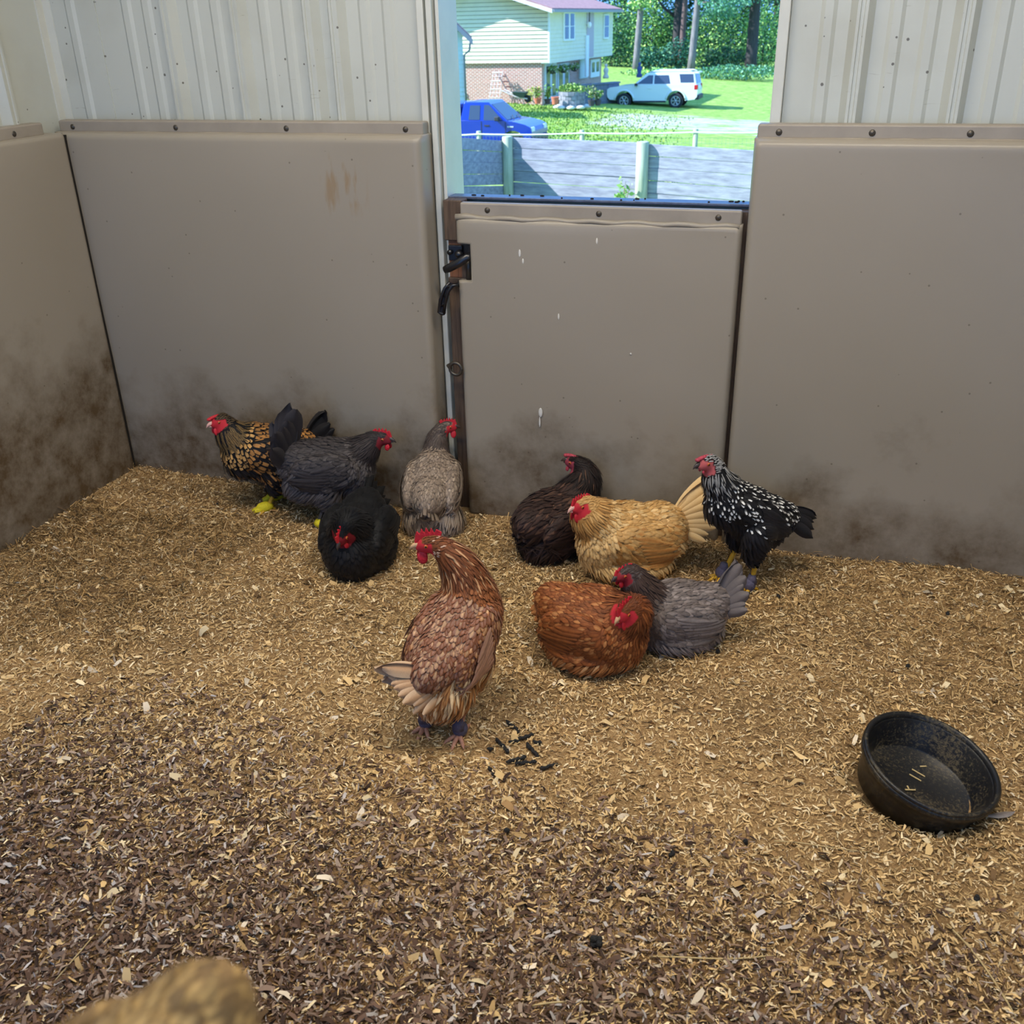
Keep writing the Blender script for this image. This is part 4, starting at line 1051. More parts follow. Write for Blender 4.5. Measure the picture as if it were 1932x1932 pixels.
# 10 red-brown hen lying in front
rb = srgb(146, 84, 40); rb2 = srgb(112, 58, 24); rb3 = srgb(184, 128, 76)
make_hen('hen', 'glossy red-brown hen lying curled on the bedding, head turned over her breast', gpos(1120, 1240), 328, dict(
    s=.87, seed=10, fs=0.78, sit=True, zb=.115, pitch=2, fat=1.14, neck=[(.070, 0, .150), (.120, -.002, .195), (.128, -.016, .222), (.122, -.034, .234)], gaze=(-.18, -.95, -.30), neckr=(.084, .033),
    pal=dict(under=rb2, back=P2(rb, rb2, .18, (.25, rb3, rb)), breast=P2(rb, rb2, .16, (.2, rb3, rb)), wing=P2(rb, rb2, .18, (.25, rb3, rb)), fluff=P2(rb3, rb, .2, (.3, srgb(206, 164, 116), rb3)), neck=P2(rb2, srgb(92, 46, 18), .18, (.2, rb, rb2)), head=P2(rb2, srgb(92, 46, 18), .15), quill=(rb, rb2)),
    tail=dict(ang=8, len=.07, n=5, step=9, lat=10, col=(rb3, rb), w=.5), comb=dict(h=.032, n=5), wattle=.018, lobe=.014))
# ------------------------------------------------------------------ rubber pan
M_RUB = mk('black_rubber', srgb(20, 20, 23), rough=.42, spec=.5)
N, L, p = nodes_of(M_RUB)
tc = N.new('ShaderNodeTexCoord')
v1 = N.new('ShaderNodeTexNoise'); v1.inputs['Scale'].default_value = 140; v1.inputs['Detail'].default_value = 6; v1.inputs['Roughness'].default_value = .8; L.new(tc.outputs['Object'], v1.inputs['Vector'])
v2 = N.new('ShaderNodeTexNoise'); v2.inputs['Scale'].default_value = 9; v2.inputs['Detail'].default_value = 4; L.new(tc.outputs['Object'], v2.inputs['Vector'])
ad = N.new('ShaderNodeMath'); ad.operation = 'MULTIPLY_ADD'; ad.inputs[1].default_value = .45; L.new(v2.outputs['Fac'], ad.inputs[0]); L.new(v1.outputs['Fac'], ad.inputs[2])
rr = N.new('ShaderNodeMapRange'); rr.inputs['From Min'].default_value = .74; rr.inputs['From Max'].default_value = .94; rr.inputs['To Max'].default_value = .75; L.new(ad.outputs[0], rr.inputs['Value'])
mx = N.new('ShaderNodeMix'); mx.data_type = 'RGBA'; mx.inputs['A'].default_value = (*srgb(20, 20, 23), 1); mx.inputs['B'].default_value = (*srgb(120, 106, 78), 1); L.new(rr.outputs[0], mx.inputs['Factor']); L.new(mx.outputs['Result'], p.inputs['Base Color'])
r3 = N.new('ShaderNodeMapRange'); r3.inputs['To Min'].default_value = .4; r3.inputs['To Max'].default_value = .9; L.new(rr.outputs[0], r3.inputs['Value']); L.new(r3.outputs[0], p.inputs['Roughness'])
pc = on_z(1736, 1440, .05)
pan = thing('rubber_feed_pan', (pc[0], pc[1], float(floor_z(pc[0], pc[1])) + .016), 'round black rubber feed pan tilted in the bedding at right', 'feed pan')
pan.rotation_euler = (math.radians(2), math.radians(13), math.radians(-8))
RR = .146
MB().lathe([(.0001, .014), (RR * .78, .014), (RR * .80, .018), (RR * .90, .082), (RR * .93, .088), (RR * .985, .0895), (RR, .084), (RR * .99, .074), (RR * .945, .070), (RR * .90, .040), (RR * .86, .0), (.0001, .0)], 64).build('bowl', M_RUB, pan, smooth=True)
MB().lathe([(RR * .985, .0895), (RR * 1.0, .094), (RR * .965, .0985), (RR * .925, .094), (RR * .915, .086)], 64).build('rim', M_RUB, pan, smooth=True)
M_STRAW = mk('straw', srgb(196, 172, 122), rough=.6, var=.15, scale=40)
M_STRAWD = mk('straw_dull', srgb(140, 118, 78), rough=.7, var=.2, scale=40)
rng = random.Random(3)
for k in range(7):
    a = rng.uniform(0, 6.28); r = rng.uniform(.02, .11); L0 = rng.uniform(.008, .03); d = rng.uniform(0, 6.28)
    x, y = r * math.cos(a), r * math.sin(a)
    M4 = Matrix.Translation((x, y, .0152)) @ Matrix.Rotation(d, 4, 'Z')
    o = MB().box((-L0 / 2, -.0016, 0), (L0 / 2, .0016, .0016)).build('wood_chip', M_STRAW)
    o.matrix_world = Matrix.Translation(pan.location) @ pan.rotation_euler.to_matrix().to_4x4() @ M4
    tag(o, 'small pale wood chip lying on the bottom of the rubber pan', 'wood chip', 'wood chips in the rubber pan')

# ------------------------------------------------------------------ single long straws
def straw(px0, px1, label, r=.0016, mat=None, sag=.0, lift=.006):
    a = on_z(*px0); b = on_z(*px1); n = 8; pts = []
    side = np.array([-(b - a)[1], (b - a)[0], 0.0])
    for k in range(n + 1):
        f = k / n; q = a + (b - a) * f + side * sag * math.sin(math.pi * f)
        pts.append((q[0], q[1], float(floor_z(q[0], q[1])) + lift + .002 * math.sin(7 * f)))
    o = Vector(pts[0]); m = MB().tube([Vector(p) - o for p in pts], [r] * n + [r * .5], 6)
    ob = m.build('straw', mat or M_STRAW, smooth=True); ob.location = o
    tag(ob, label, 'straw', 'long straws on the bedding'); return ob
straw((1787, 1742), (1915, 1925), 'long pale straw at the lower right edge of the bedding', .0018, sag=.06)
straw((1225, 1806), (1460, 1803), 'long pale straw below centre right, lying straight across', .0017, sag=-.02)
straw((1000, 1905), (1180, 1893), 'pale straw at the bottom edge right of centre', .0017, sag=.03)
straw((1075, 1932), (1165, 1902), 'short slanting straw at the bottom edge right of centre', .0015)
straw((862, 1468), (892, 1412), 'thin dark straw standing out of the bedding before the red hen', .0016, mat=M_STRAWD, lift=.012)
straw((105, 1850), (220, 1695), 'long straw on the near left bedding', .0013, sag=-.05)
straw((1570, 1440), (1700, 1590), 'long straw beside the rubber pan, pointing at the camera', .0014, mat=M_STRAWD, sag=.03)
straw((1835, 1545), (1900, 1610), 'greenish straw below the right side of the rubber pan', .002, mat=M_STRAWD)
straw((955, 966), (1015, 955), 'pale straw at the foot of the door behind the brown hen', .0022, lift=.012)
straw((1310, 1015), (1365, 1070), 'curved straw between the buff hen and the speckled hen', .0014, mat=M_STRAWD, sag=.1)
straw((1640, 1400), (1668, 1340), 'straw behind the rubber pan', .0013)
straw((-5, 1230), (90, 1195), 'long straw at the left edge of the floor', .0014, mat=M_STRAWD)
straw((1460, 1590), (1640, 1612), 'straw left of and below the rubber pan', .0013)

# ------------------------------------------------------------------ droppings
M_DROP = mk('dropping', srgb(30, 30, 30), rough=.7, var=.4, scale=150, bump=.6, bscale=300)
def dropping(px, py, L0, ang, label, r=.0045, group='dark droppings in front of the red hen'):
    p = on_z(px, py); rg = random.Random(int(px * 7 + py)); pts = []; rad = []
    n = max(4, int(L0 / .005))
    for k in range(n + 1):
        f = k / n - .5
        pts.append((f * L0, rg.uniform(-.002, .002), .003 + rg.uniform(0, .002))); rad.append(r * (.5 if k in (0, n) else rg.uniform(.75, 1.2)))
    o = MB().tube(pts, rad, 7).build('dropping', M_DROP, smooth=True)
    o.location = (p[0], p[1], float(floor_z(p[0], p[1])) + .003); o.rotation_euler = (0, 0, YAW - math.radians(ang))
    tag(o, label, 'dropping', group)
D1 = 'dark dropping among those scattered on the bedding before the red hen'
for a in [(968, 1368, .055, 55), (948, 1404, .06, 60), (991, 1388, .045, -20), (970, 1396, .026, -8), (1004, 1412, .055, 62), (974, 1430, .05, -22), (992, 1436, .05, -4), (1036, 1443, .045, -20), (925, 1411, .016, -5), (1014, 1398, .022, 20), (924, 1449, .014, 70), (933, 1460, .014, 10)]:
    dropping(*a, D1)
D2 = 'small black dropping lying alone on the bedding'
for px, py in [(957, 1568), (720, 1643), (1228, 1731), (1268, 1608), (1354, 1236), (1468, 1128), (1712, 1258), (604, 1030), (1787, 1168), (785, 1345), (773, 1275), (1843, 1692), (438, 1720), (1150, 1672), (412, 958), (1408, 1590), (1094, 1110)]:
    p = on_z(px, py); rg = random.Random(px)
    m = MB()
    for q in range(3): m.ell((rg.uniform(-.003, .003), rg.uniform(-.003, .003), .004 + .002 * q), (rg.uniform(.003, .006),) * 3, nu=8, nv=5)
    o = m.build('dropping', M_DROP, smooth=True); o.location = (p[0], p[1], float(floor_z(p[0], p[1])) + .001)
    tag(o, D2, 'dropping', 'lone droppings on the bedding')
p = on_z(1126, 1782); m = MB(); rg = random.Random(4)
for q in range(7): m.ell((rg.uniform(-.007, .007), rg.uniform(-.006, .006), .006 + rg.uniform(0, .012)), (rg.uniform(.005, .008),) * 3, nu=8, nv=5)
o = m.build('dropping', M_DROP, smooth=True); o.location = (p[0], p[1], float(floor_z(p[0], p[1]))); tag(o, 'largest black lump on the near bedding, below centre', 'dropping')
# loose grey feather by the pan
p = on_z(1885, 1540)
V, Fq, C = big_feather(srgb(120, 110, 104), srgb(150, 140, 132), .30, -.12)
m = MB().add([(v[0] * .055, v[1] * .055, v[2] * .055 + .008) for v in V], Fq); m.c = C
o = m.build('loose_feather', M_PLUME, smooth=True); o.location = (p[0] - .02, p[1], float(floor_z(p[0], p[1])) + .004); o.rotation_euler = (0, 0, .35); tag(o, 'loose grey feather on the bedding beside the rubber pan', 'feather')

# ------------------------------------------------------------------ partition at the near side of the stall and the hen perched on it (out of focus)
part_w = thing('wall_front', (-.05, .02, 0), kind='structure')
for k in range(5):
    MB().box((-1.0, -.02, .0 + .205 * k), (.6, .02, .20 + .205 * k)).build('plank', M_STILE, part_w, bevel=.004)
MB().box((-1.0, -.06, 1.025), (.6, .10, 1.06)).build('cap_board', M_STILE, part_w, bevel=.005)
fb = srgb(196, 160, 98); fb2 = srgb(120, 94, 58)
hp_ = on_z(215, 2100, 1.13)
make_hen('hen', 'blurred tan mottled hen close to the camera at the bottom left edge', (float(hp_[0]), float(hp_[1]) - .02, 1.06), 238, dict(
    s=.44, seed=12, sit=True, zb=.115, pitch=-6, fat=1.05, neck=[(.06, .0, .13), (.11, .0, .13), (.14, .0, .115), (.16, .0, .10)], gaze=(1, 0, -.5), neckr=(.074, .03),
    pal=dict(under=fb2, back=P2(fb, fb2, .2, (.35, fb2, fb2)), breast=P2(fb, fb2, .2), wing=P2(fb, fb2, .2, (.3, fb2, fb2)), fluff=P2(fb, fb2, .2), neck=P2(fb, fb2, .2), head=P2(fb, fb2, .2), quill=(fb, fb2)),
    tail=dict(ang=-25, len=.05, n=4, step=6, lat=5, col=(fb, fb2), w=.4), comb=dict(h=.02), wattle=.012))
# ------------------------------------------------------------------ outside: ground
def ground_z(x, y):
    b = np.interp(y, [3, 6, 10, 14, 21, 33, 48, 60, 92, 140], [-.15, -.55, -1.0, -1.28, -1.60, -2.36, -2.55, -2.86, -2.5, -2.2])
    lat = -.055 * np.clip((np.asarray(y, float) - 34) / 20, 0, 1) * (np.asarray(x, float) + 12.5)
    return b + np.clip(lat, -.5, .5)
m_g = mk('lawn_and_gravel', srgb(110, 150, 60), rough=.95, spec=.1)
N, L, p = nodes_of(m_g)
ge = N.new('ShaderNodeNewGeometry'); sp_ = N.new('ShaderNodeSeparateXYZ'); L.new(ge.outputs['Position'], sp_.inputs[0])
n1 = N.new('ShaderNodeTexNoise'); n1.inputs['Scale'].default_value = 2.2; n1.inputs['Detail'].default_value = 9; n1.inputs['Roughness'].default_value = .75; L.new(ge.outputs['Position'], n1.inputs['Vector'])
n2 = N.new('ShaderNodeTexNoise'); n2.inputs['Scale'].default_value = .22; n2.inputs['Detail'].default_value = 5; n2.inputs['Roughness'].default_value = .6; L.new(ge.outputs['Position'], n2.inputs['Vector'])
gc = N.new('ShaderNodeValToRGB'); L.new(n1.outputs['Fac'], gc.inputs['Fac'])
gc.color_ramp.elements[0].position = .3; gc.color_ramp.elements[0].color = (*srgb(96, 132, 58), 1)
gc.color_ramp.elements[1].position = .72; gc.color_ramp.elements[1].color = (*srgb(190, 200, 120), 1)
q = gc.color_ramp.elements.new(.5); q.color = (*srgb(138, 168, 80), 1)
gr = N.new('ShaderNodeValToRGB'); L.new(n1.outputs['Fac'], gr.inputs['Fac'])
gr.color_ramp.elements[0].position = .3; gr.color_ramp.elements[0].color = (*srgb(120, 116, 110), 1); gr.color_ramp.elements[1].position = .6; gr.color_ramp.elements[1].color = (*srgb(206, 198, 190), 1)
# gravel drive: a band across y, with ragged grassy edges; it starts right of the lawn
mmx = N.new('ShaderNodeMapRange'); mmx.inputs['From Min'].default_value = -14.5; mmx.inputs['From Max'].default_value = -10.5; L.new(sp_.outputs['X'], mmx.inputs['Value'])
yc = N.new('ShaderNodeMath'); yc.operation = 'SUBTRACT'; yc.inputs[1].default_value = 48.5; L.new(sp_.outputs['Y'], yc.inputs[0])
ya = N.new('ShaderNodeMath'); ya.operation = 'ABSOLUTE'; L.new(yc.outputs[0], ya.inputs[0])
yr = N.new('ShaderNodeMapRange'); yr.inputs['From Min'].default_value = 3; yr.inputs['From Max'].default_value = 14; yr.inputs['To Min'].default_value = .52; yr.inputs['To Max'].default_value = .0; L.new(ya.outputs[0], yr.inputs['Value'])
ml = N.new('ShaderNodeMath'); ml.operation = 'MULTIPLY'; L.new(mmx.outputs[0], ml.inputs[0]); L.new(yr.outputs[0], ml.inputs[1])
mpn = N.new('ShaderNodeMapping'); mpn.inputs['Scale'].default_value = (.45, 1.1, 1); L.new(ge.outputs['Position'], mpn.inputs['Vector'])
n3 = N.new('ShaderNodeTexNoise'); n3.inputs['Scale'].default_value = 1; n3.inputs['Detail'].default_value = 8; n3.inputs['Roughness'].default_value = .72; L.new(mpn.outputs[0], n3.inputs['Vector'])
ad = N.new('ShaderNodeMath'); ad.operation = 'ADD'; L.new(ml.outputs[0], ad.inputs[0]); L.new(n3.outputs['Fac'], ad.inputs[1])
rr = N.new('ShaderNodeMapRange'); rr.inputs['From Min'].default_value = .92; rr.inputs['From Max'].default_value = 1.02; L.new(ad.outputs[0], rr.inputs['Value'])
mx = N.new('ShaderNodeMix'); mx.data_type = 'RGBA'; L.new(rr.outputs[0], mx.inputs['Factor']); L.new(gc.outputs['Color'], mx.inputs['A']); L.new(gr.outputs['Color'], mx.inputs['B'])
L.new(mx.outputs['Result'], p.inputs['Base Color'])
gx = np.linspace(-70, 40, 90); gy = np.concatenate([np.linspace(3.05, 30, 60), np.linspace(30.5, 160, 90)])
GX, GY = np.meshgrid(gx, gy); V = np.stack([GX, GY, ground_z(GX, GY)], -1).reshape(-1, 3)
nxg = len(gx); ii, jj = np.meshgrid(np.arange(nxg - 1), np.arange(len(gy) - 1)); a = (jj * nxg + ii).ravel()
tag(np_mesh('lawn', V, np.stack([a, a + 1, a + nxg + 1, a + nxg], -1), m_g, smooth=True), kind='structure')
# grass blades on the nearer lawn
rg = np.random.default_rng(31); n = 26000
y = 22 + 34 * rg.uniform(0, 1, n) ** 1.3; x = -.40 * y + rg.beta(1.2, 2.2, n) * .26 * y
z = ground_z(x, y); hgt = rg.uniform(.03, .09, n); an = rg.uniform(0, 3.14, n); w = hgt * .5
d = np.stack([np.cos(an), np.sin(an), 0 * an], -1); b = np.stack([x, y, z], -1)
Vv = np.stack([b - d * w[:, None], b + d * w[:, None], b + d * (w * .3)[:, None] + np.stack([0 * x, 0 * x, hgt], -1) + rg.normal(0, .02, (n, 3))], 1).reshape(-1, 3)
cc = np.array([srgb(92, 140, 44), srgb(136, 172, 64), srgb(176, 192, 90), srgb(70, 112, 36)])[rg.integers(0, 4, n)]
M_LEAF = mk('leaf', (.3, .5, .2), rough=.6, attr=True, spec=.3)
tag(np_mesh('lawn_grass', Vv, np.arange(3 * n).reshape(-1, 3), M_LEAF, colors=np.repeat(cc, 3, 0)), 'short rough lawn grass beyond the fences', 'grass', kind='stuff')

# ------------------------------------------------------------------ plank fence
M_BOARD = wood_material('weathered_board', srgb(166, 166, 176), srgb(124, 124, 138), axis=(1.2, 8, 14), scale=1.6, bump=.3)
M_POST = wood_material('treated_post', srgb(196, 198, 170), srgb(150, 156, 128), axis=(12, 12, 1.2), scale=2, bump=.3)
fence = thing('plank_fence', (-3.6, 13.6, -1.25), 'weathered grey plank fence with round posts just outside the doorway', 'fence')
inv = Vector(fence.location)
def fpt(px, py, y): return Vector(on_y(px, py, y)) - inv
def fence_post(top, r=.075, h=1.5):
    rg = random.Random(int(top.x * 100)); n = 10
    MB().tube([top + Vector((0, 0, -h)), top + Vector((0, 0, -h * .5)), top + Vector((0, 0, -.012)), top], [r * 1.04, r * 1.02, r, r * .88], 14).build('post', M_POST, fence, smooth=False, bevel=.006)
A1, A2, A3, A4 = fpt(848, 249, 12.4), fpt(957, 257, 14.0), fpt(1213, 267, 13.5), fpt(1480, 283, 13.0)
fence_post(A1, .085); fence_post(A2, .075); fence_post(A3, .082); fence_post(A4, .075)
def boards(P, Q, n, h, off, seed, drop=.02):
    rg = random.Random(seed); z = -drop
    t = (Q - P); t.z = 0; t.normalize(); nrm = Vector((-t.y, t.x, 0))
    for k in range(n):
        g0, g1 = rg.uniform(.003, .014), rg.uniform(.003, .014); hh = h * rg.uniform(.94, 1.05)
        p0, p1 = P + Vector((0, 0, z - g0)) + nrm * off, Q + Vector((0, 0, z - g1)) + nrm * off
        w = Vector((0, 0, -hh)); th = nrm * .035; j = nrm * rg.uniform(-.006, .006)
        MB().hexa([p0 + w + j, p1 + w + j, p1 + w + th + j, p0 + w + th + j, p0 + j, p1 + j, p1 + th + j, p0 + th + j]).build('board', M_BOARD, fence, bevel=.004)
        z -= hh + max(g0, g1) * .6
A0 = A1 + (A1 - A2) * 1.1; A0.z = A1.z + .05; fence_post(A0, .08); boards(A0, A1, 7, .145, .06, 4, .05)
boards(A1, A2, 7, .145, .06, 1, .05); boards(A2, A3, 8, .145, .06, 2, .01); boards(A3, A4, 8, .148, .06, 3, .03)

# wire fence with a white rope behind it
M_ROPE = mk('white_rope', srgb(236, 240, 238), rough=.6)
M_WIRE = mk('wire', srgb(150, 160, 150), rough=.5, metallic=.4)
wf = thing('wire_fence', (-5, 21, -1.6), 'low wire mesh fence with white top rope behind the plank fence', 'fence')
inv2 = Vector(wf.location); tops = []
for px, py in [(760, 250), (903, 247), (1098, 245), (1313, 243), (1520, 241)]:
    t_ = Vector(on_y(px, py, 21)) - inv2; tops.append(t_)
    MB().tube([t_ + Vector((0, 0, -1.25)), t_ + Vector((0, 0, -.01)), t_], [.052, .05, .042], 12).build('post', M_POST, wf, bevel=.004)
rp = []
for a_, b_ in zip(tops[:-1], tops[1:]):
    for k in range(6):
        f = k / 6; rp.append(a_.lerp(b_, f) + Vector((0, -.05, -.06 - .02 * math.sin(math.pi * f))))
rp.append(tops[-1] + Vector((0, -.05, -.06)))
MB().tube(rp, .014, 6).build('rope', M_ROPE, wf, smooth=True)
m = MB(); x0, x1 = tops[0].x, tops[-1].x
for k in range(9):
    z = tops[1].z - .10 - .1 * k; m.box((x0, .0, z - .002), (x1, .004, z + .002))
for k in range(int((x1 - x0) / .08)):
    x = x0 + .08 * k; m.box((x - .0018, .0, tops[1].z - 1.0), (x + .0018, .004, tops[1].z - .10))
m.build('wire_mesh', M_WIRE, wf)['kind'] = 'stuff'

# leaf plants -------------------------------------------------------------
def leaf_cloud(name, n, fn, size, cols, seed, parent=None, mat=None, droop=.3):
    """n pointed leaves (2 triangles each, folded on the midrib) at the points fn gives"""
    rg = np.random.default_rng(seed)
    C0 = fn(rg, n); n = len(C0)
    an = rg.uniform(0, 2 * np.pi, n); el = rg.normal(-droop, .5, n)
    d = np.stack([np.cos(an) * np.cos(el), np.sin(an) * np.cos(el), np.sin(el)], -1)
    s = np.cross(d, rg.normal(0, 1, (n, 3))); s /= np.linalg.norm(s, axis=1)[:, None]
    L0 = (size * rg.uniform(.6, 1.3, n))[:, None]
    P = np.stack([C0, C0 + d * L0 * .5 + s * L0 * .3, C0 + d * L0, C0 + d * L0 * .5 - s * L0 * .3], 1)
    cc = np.array(cols)[rg.integers(0, len(cols), n)] * rg.uniform(.8, 1.2, (n, 1))
    o = np_mesh(name, P.reshape(-1, 3), np.arange(4 * n).reshape(-1, 4), mat or M_LEAF, parent=parent, colors=np.repeat(cc, 4, 0))
    o['kind'] = 'stuff'; return o
def ell_pts(c, r, hollow=.35):
    c = np.array(c); r = np.array(r)
    def fn(rg, n):
        v = rg.normal(0, 1, (n, 3)); v /= np.linalg.norm(v, axis=1)[:, None]
        return c + v * r * (hollow + (1 - hollow) * rg.uniform(0, 1, (n, 1)) ** .5)
    return fn
M_STEM = mk('stem', srgb(120, 110, 70), rough=.8)
GREEN = [srgb(84, 130, 50), srgb(116, 160, 62), srgb(150, 184, 80), srgb(60, 100, 42)]
def plant(name, label, loc, hgt, wid, cols, n, size, stems=5, seed=1, cat='plant', pot=None, group=None):
    r = thing(name, loc, label, cat, group=group); rg = random.Random(seed); base = 0.0
    if pot is not None:
        pr, ph, pm = pot
        MB().lathe([(.0001, 0), (pr * .7, 0), (pr, ph * .85), (pr * 1.06, ph * .85), (pr * 1.06, ph), (pr * .92, ph), (pr * .9, ph * .9), (.0001, ph * .9)], 18).build('pot', pm, r, smooth=False)
        base = ph * .9
    m = MB(); tips = []
    for k in range(stems):
        a = rg.uniform(0, 6.28); t = Vector((math.cos(a) * wid * rg.uniform(.3, .9), math.sin(a) * wid * rg.uniform(.3, .9), base + (hgt - base) * rg.uniform(.6, 1)))
        m.tube([(0, 0, base), t * .55 + Vector((0, 0, base * .45)), t], [.012 * hgt + .002, .008 * hgt + .002, .002], 5); tips.append(t)
    m.build('stem', M_STEM, r, smooth=True)
    T = np.array([tuple(t) for t in tips])
    def fn(rg2, n):
        f = rg2.uniform(.25, 1, n)[:, None]
        return np.array([0, 0, base]) * (1 - f) + T[rg2.integers(0, len(T), n)] * f + rg2.normal(0, wid * .16, (n, 3))
    leaf_cloud('leaves', n, fn, size, cols, seed, r)
    return r
pw = on_y(1172, 400, 13.25)
plant('weed', 'light green leafy weed growing up against the middle fence post', (pw[0], pw[1], pw[2] - .12), .52, .2, [srgb(150, 190, 96), srgb(176, 206, 120), srgb(120, 164, 76)], 110, .075, 7, 4)

# ------------------------------------------------------------------ the house
HY = 55.0; hc = on_y(1036, 118, HY)
th = math.radians(3.5)
HA = Vector((-math.cos(th), math.sin(th), 0)); HB = Vector((math.sin(th), math.cos(th), 0)); H0 = Vector((hc[0], hc[1], 0))
zS = float(hc[2]); zG = -2.62; zE = 2.12; SL = .30; WG = 8.2
v_end = 12.0
house = thing('house', (H0.x, H0.y, zG), 'two-storey house with pale lap siding over red brick and a purple roof', 'house')
hinv = Vector(house.location)
def H(u, v, w): return H0 + HA * u + HB * v + Vector((0, 0, w)) - hinv
M_SID = mk('cream_siding', srgb(232, 225, 194), rough=.6, var=.05, scale=3)
M_SIDT = mk('white_trim', srgb(238, 240, 236), rough=.5)
M_ROOF = mk('purple_shingle', srgb(172, 128, 122), rough=.9, var=.25, scale=6, bump=.4, bscale=14)
M_GLASS = mk('window_glass', srgb(74, 84, 92), rough=.08, spec=.8)
M_PINK = mk('mauve_panel', srgb(196, 180, 182), rough=.7)
M_DOORW = mk('pale_door', srgb(206, 214, 214), rough=.5)
m_b = mk('red_brick', srgb(170, 96, 80), rough=.85)
N, L, p = nodes_of(m_b); tc = N.new('ShaderNodeTexCoord'); sxx = N.new('ShaderNodeSeparateXYZ'); L.new(tc.outputs['Object'], sxx.inputs[0])
sm = N.new('ShaderNodeMath'); sm.operation = 'ADD'; L.new(sxx.outputs['X'], sm.inputs[0]); L.new(sxx.outputs['Y'], sm.inputs[1])
cb = N.new('ShaderNodeCombineXYZ'); L.new(sm.outputs[0], cb.inputs['X']); L.new(sxx.outputs['Z'], cb.inputs['Y'])
bt = N.new('ShaderNodeTexBrick'); bt.inputs['Scale'].default_value = 1; bt.inputs['Brick Width'].default_value = .24; bt.inputs['Row Height'].default_value = .085; bt.inputs['Mortar Size'].default_value = .02
bt.inputs['Color1'].default_value = (*srgb(186, 104, 88), 1); bt.inputs['Color2'].default_value = (*srgb(150, 80, 66), 1); bt.inputs['Mortar'].default_value = (*srgb(214, 196, 182), 1)
L.new(cb.outputs[0], bt.inputs['Vector']); L.new(bt.outputs['Color'], p.inputs['Base Color'])
M_BRICK = m_b
def hbox(name, u0, u1, v0, v1, w0, w1, mat, parent=house, bevel=0):
    P = [H(u0, v0, w0), H(u1, v0, w0), H(u1, v1, w0), H(u0, v1, w0), H(u0, v0, w1), H(u1, v0, w1), H(u1, v1, w1), H(u0, v1, w1)]
    return MB().hexa(P).build(name, mat, parent, bevel=bevel)
# cores
m = MB(); poly = [(.02, zS), (WG - .02, zS), (WG - .02, zE), (WG / 2, zE + SL * WG / 2), (.02, zE)]
m.prism(poly, .03, v_end, lambda u, w, v: H(u, v, w)); m.build('wall', mk('siding_gap_shade', srgb(120, 122, 116), rough=.8), house)  # dark grey core paints the shadow lines between the siding boards
m = MB().prism([(.45, zG - .5), (WG, zG - .5), (WG, zS), (.45, zS)], .10, v_end - .8, lambda u, w, v: H(u, v, w)); m.build('brick_wall', M_BRICK, house)
# lap siding, one board at a time
bh = .195
k = 0
while True:
    w0 = zS + bh * k; w1 = w0 + bh
    if w0 > zE + SL * WG / 2 - .25: break
    ua = max(0, (w1 - zE) / SL) if w1 > zE else 0
    ub = WG - ua
    P = [H(ua, -.048, w0), H(ub, -.048, w0), H(ub, .03, w0), H(ua, .03, w0), H(ua, -.004, w1 - .022), H(ub, -.004, w1 - .022), H(ub, .04, w1 - .022), H(ua, .04, w1 - .022)]
    MB().hexa(P).build('siding_board', M_SID, house); k += 1
for k in range(int((zE - zS) / bh)):
    w0 = zS + bh * k; w1 = w0 + bh
    P = [H(-.028, 0, w0), H(.03, 0, w0), H(.03, v_end, w0), H(-.028, v_end, w0), H(-.004, 0, w1 + .004), H(.03, 0, w1 + .004), H(.03, v_end, w1 + .004), H(-.004, v_end, w1 + .004)]
    MB().hexa(P).build('siding_board', M_SID, house)
hbox('corner_board', -.04, .05, -.042, .06, zS - .02, zE, M_SIDT)
hbox('soffit_band', .0, .45, .0, v_end, zS - .05, zS - .002, M_SIDT)
# roof: two slabs with rake and eave overhang, white rake boards, gutters
OV, OE = .90, .50
for sgn in (0, 1):
    f = (lambda u: u) if sgn == 0 else (lambda u: WG - u)
    ue, ur = -OE, WG / 2; we, wr = zE - SL * OE, zE + SL * WG / 2
    P = [H(f(ue), -OV, we + .03), H(f(ur), -OV, wr + .03), H(f(ur), v_end + .4, wr + .03), H(f(ue), v_end + .4, we + .03)]
    Q = [q_ + Vector((0, 0, .14)) for q_ in P]
    MB().hexa(P + Q).build('roof_slope', M_ROOF, house)
    P = [H(f(ue), -OV - .03, we - .06), H(f(ur), -OV - .03, wr - .06), H(f(ur), -OV + .01, wr - .06), H(f(ue), -OV + .01, we - .06)]
    Q = [q_ + Vector((0, 0, .17)) for q_ in P]
    MB().hexa(P + Q).build('rake_board', M_SIDT, house)
    P = [H(f(ue) + (-.10 if sgn == 0 else .10), -OV, we - .02), H(f(ue), -OV, we - .02), H(f(ue), v_end + .4, we - .02), H(f(ue) + (-.10 if sgn == 0 else .10), v_end + .4, we - .02)]
    Q = [q_ + Vector((0, 0, .13)) for q_ in P]
    MB().hexa(P + Q).build('gutter', mk('gutter', srgb(150, 150, 150), rough=.5) if sgn == 0 else M_SIDT, house)
hbox('eave_soffit', -OE, .02, .0, v_end, zE - SL * OE - .03, zE - SL * OE + .0, M_SIDT)
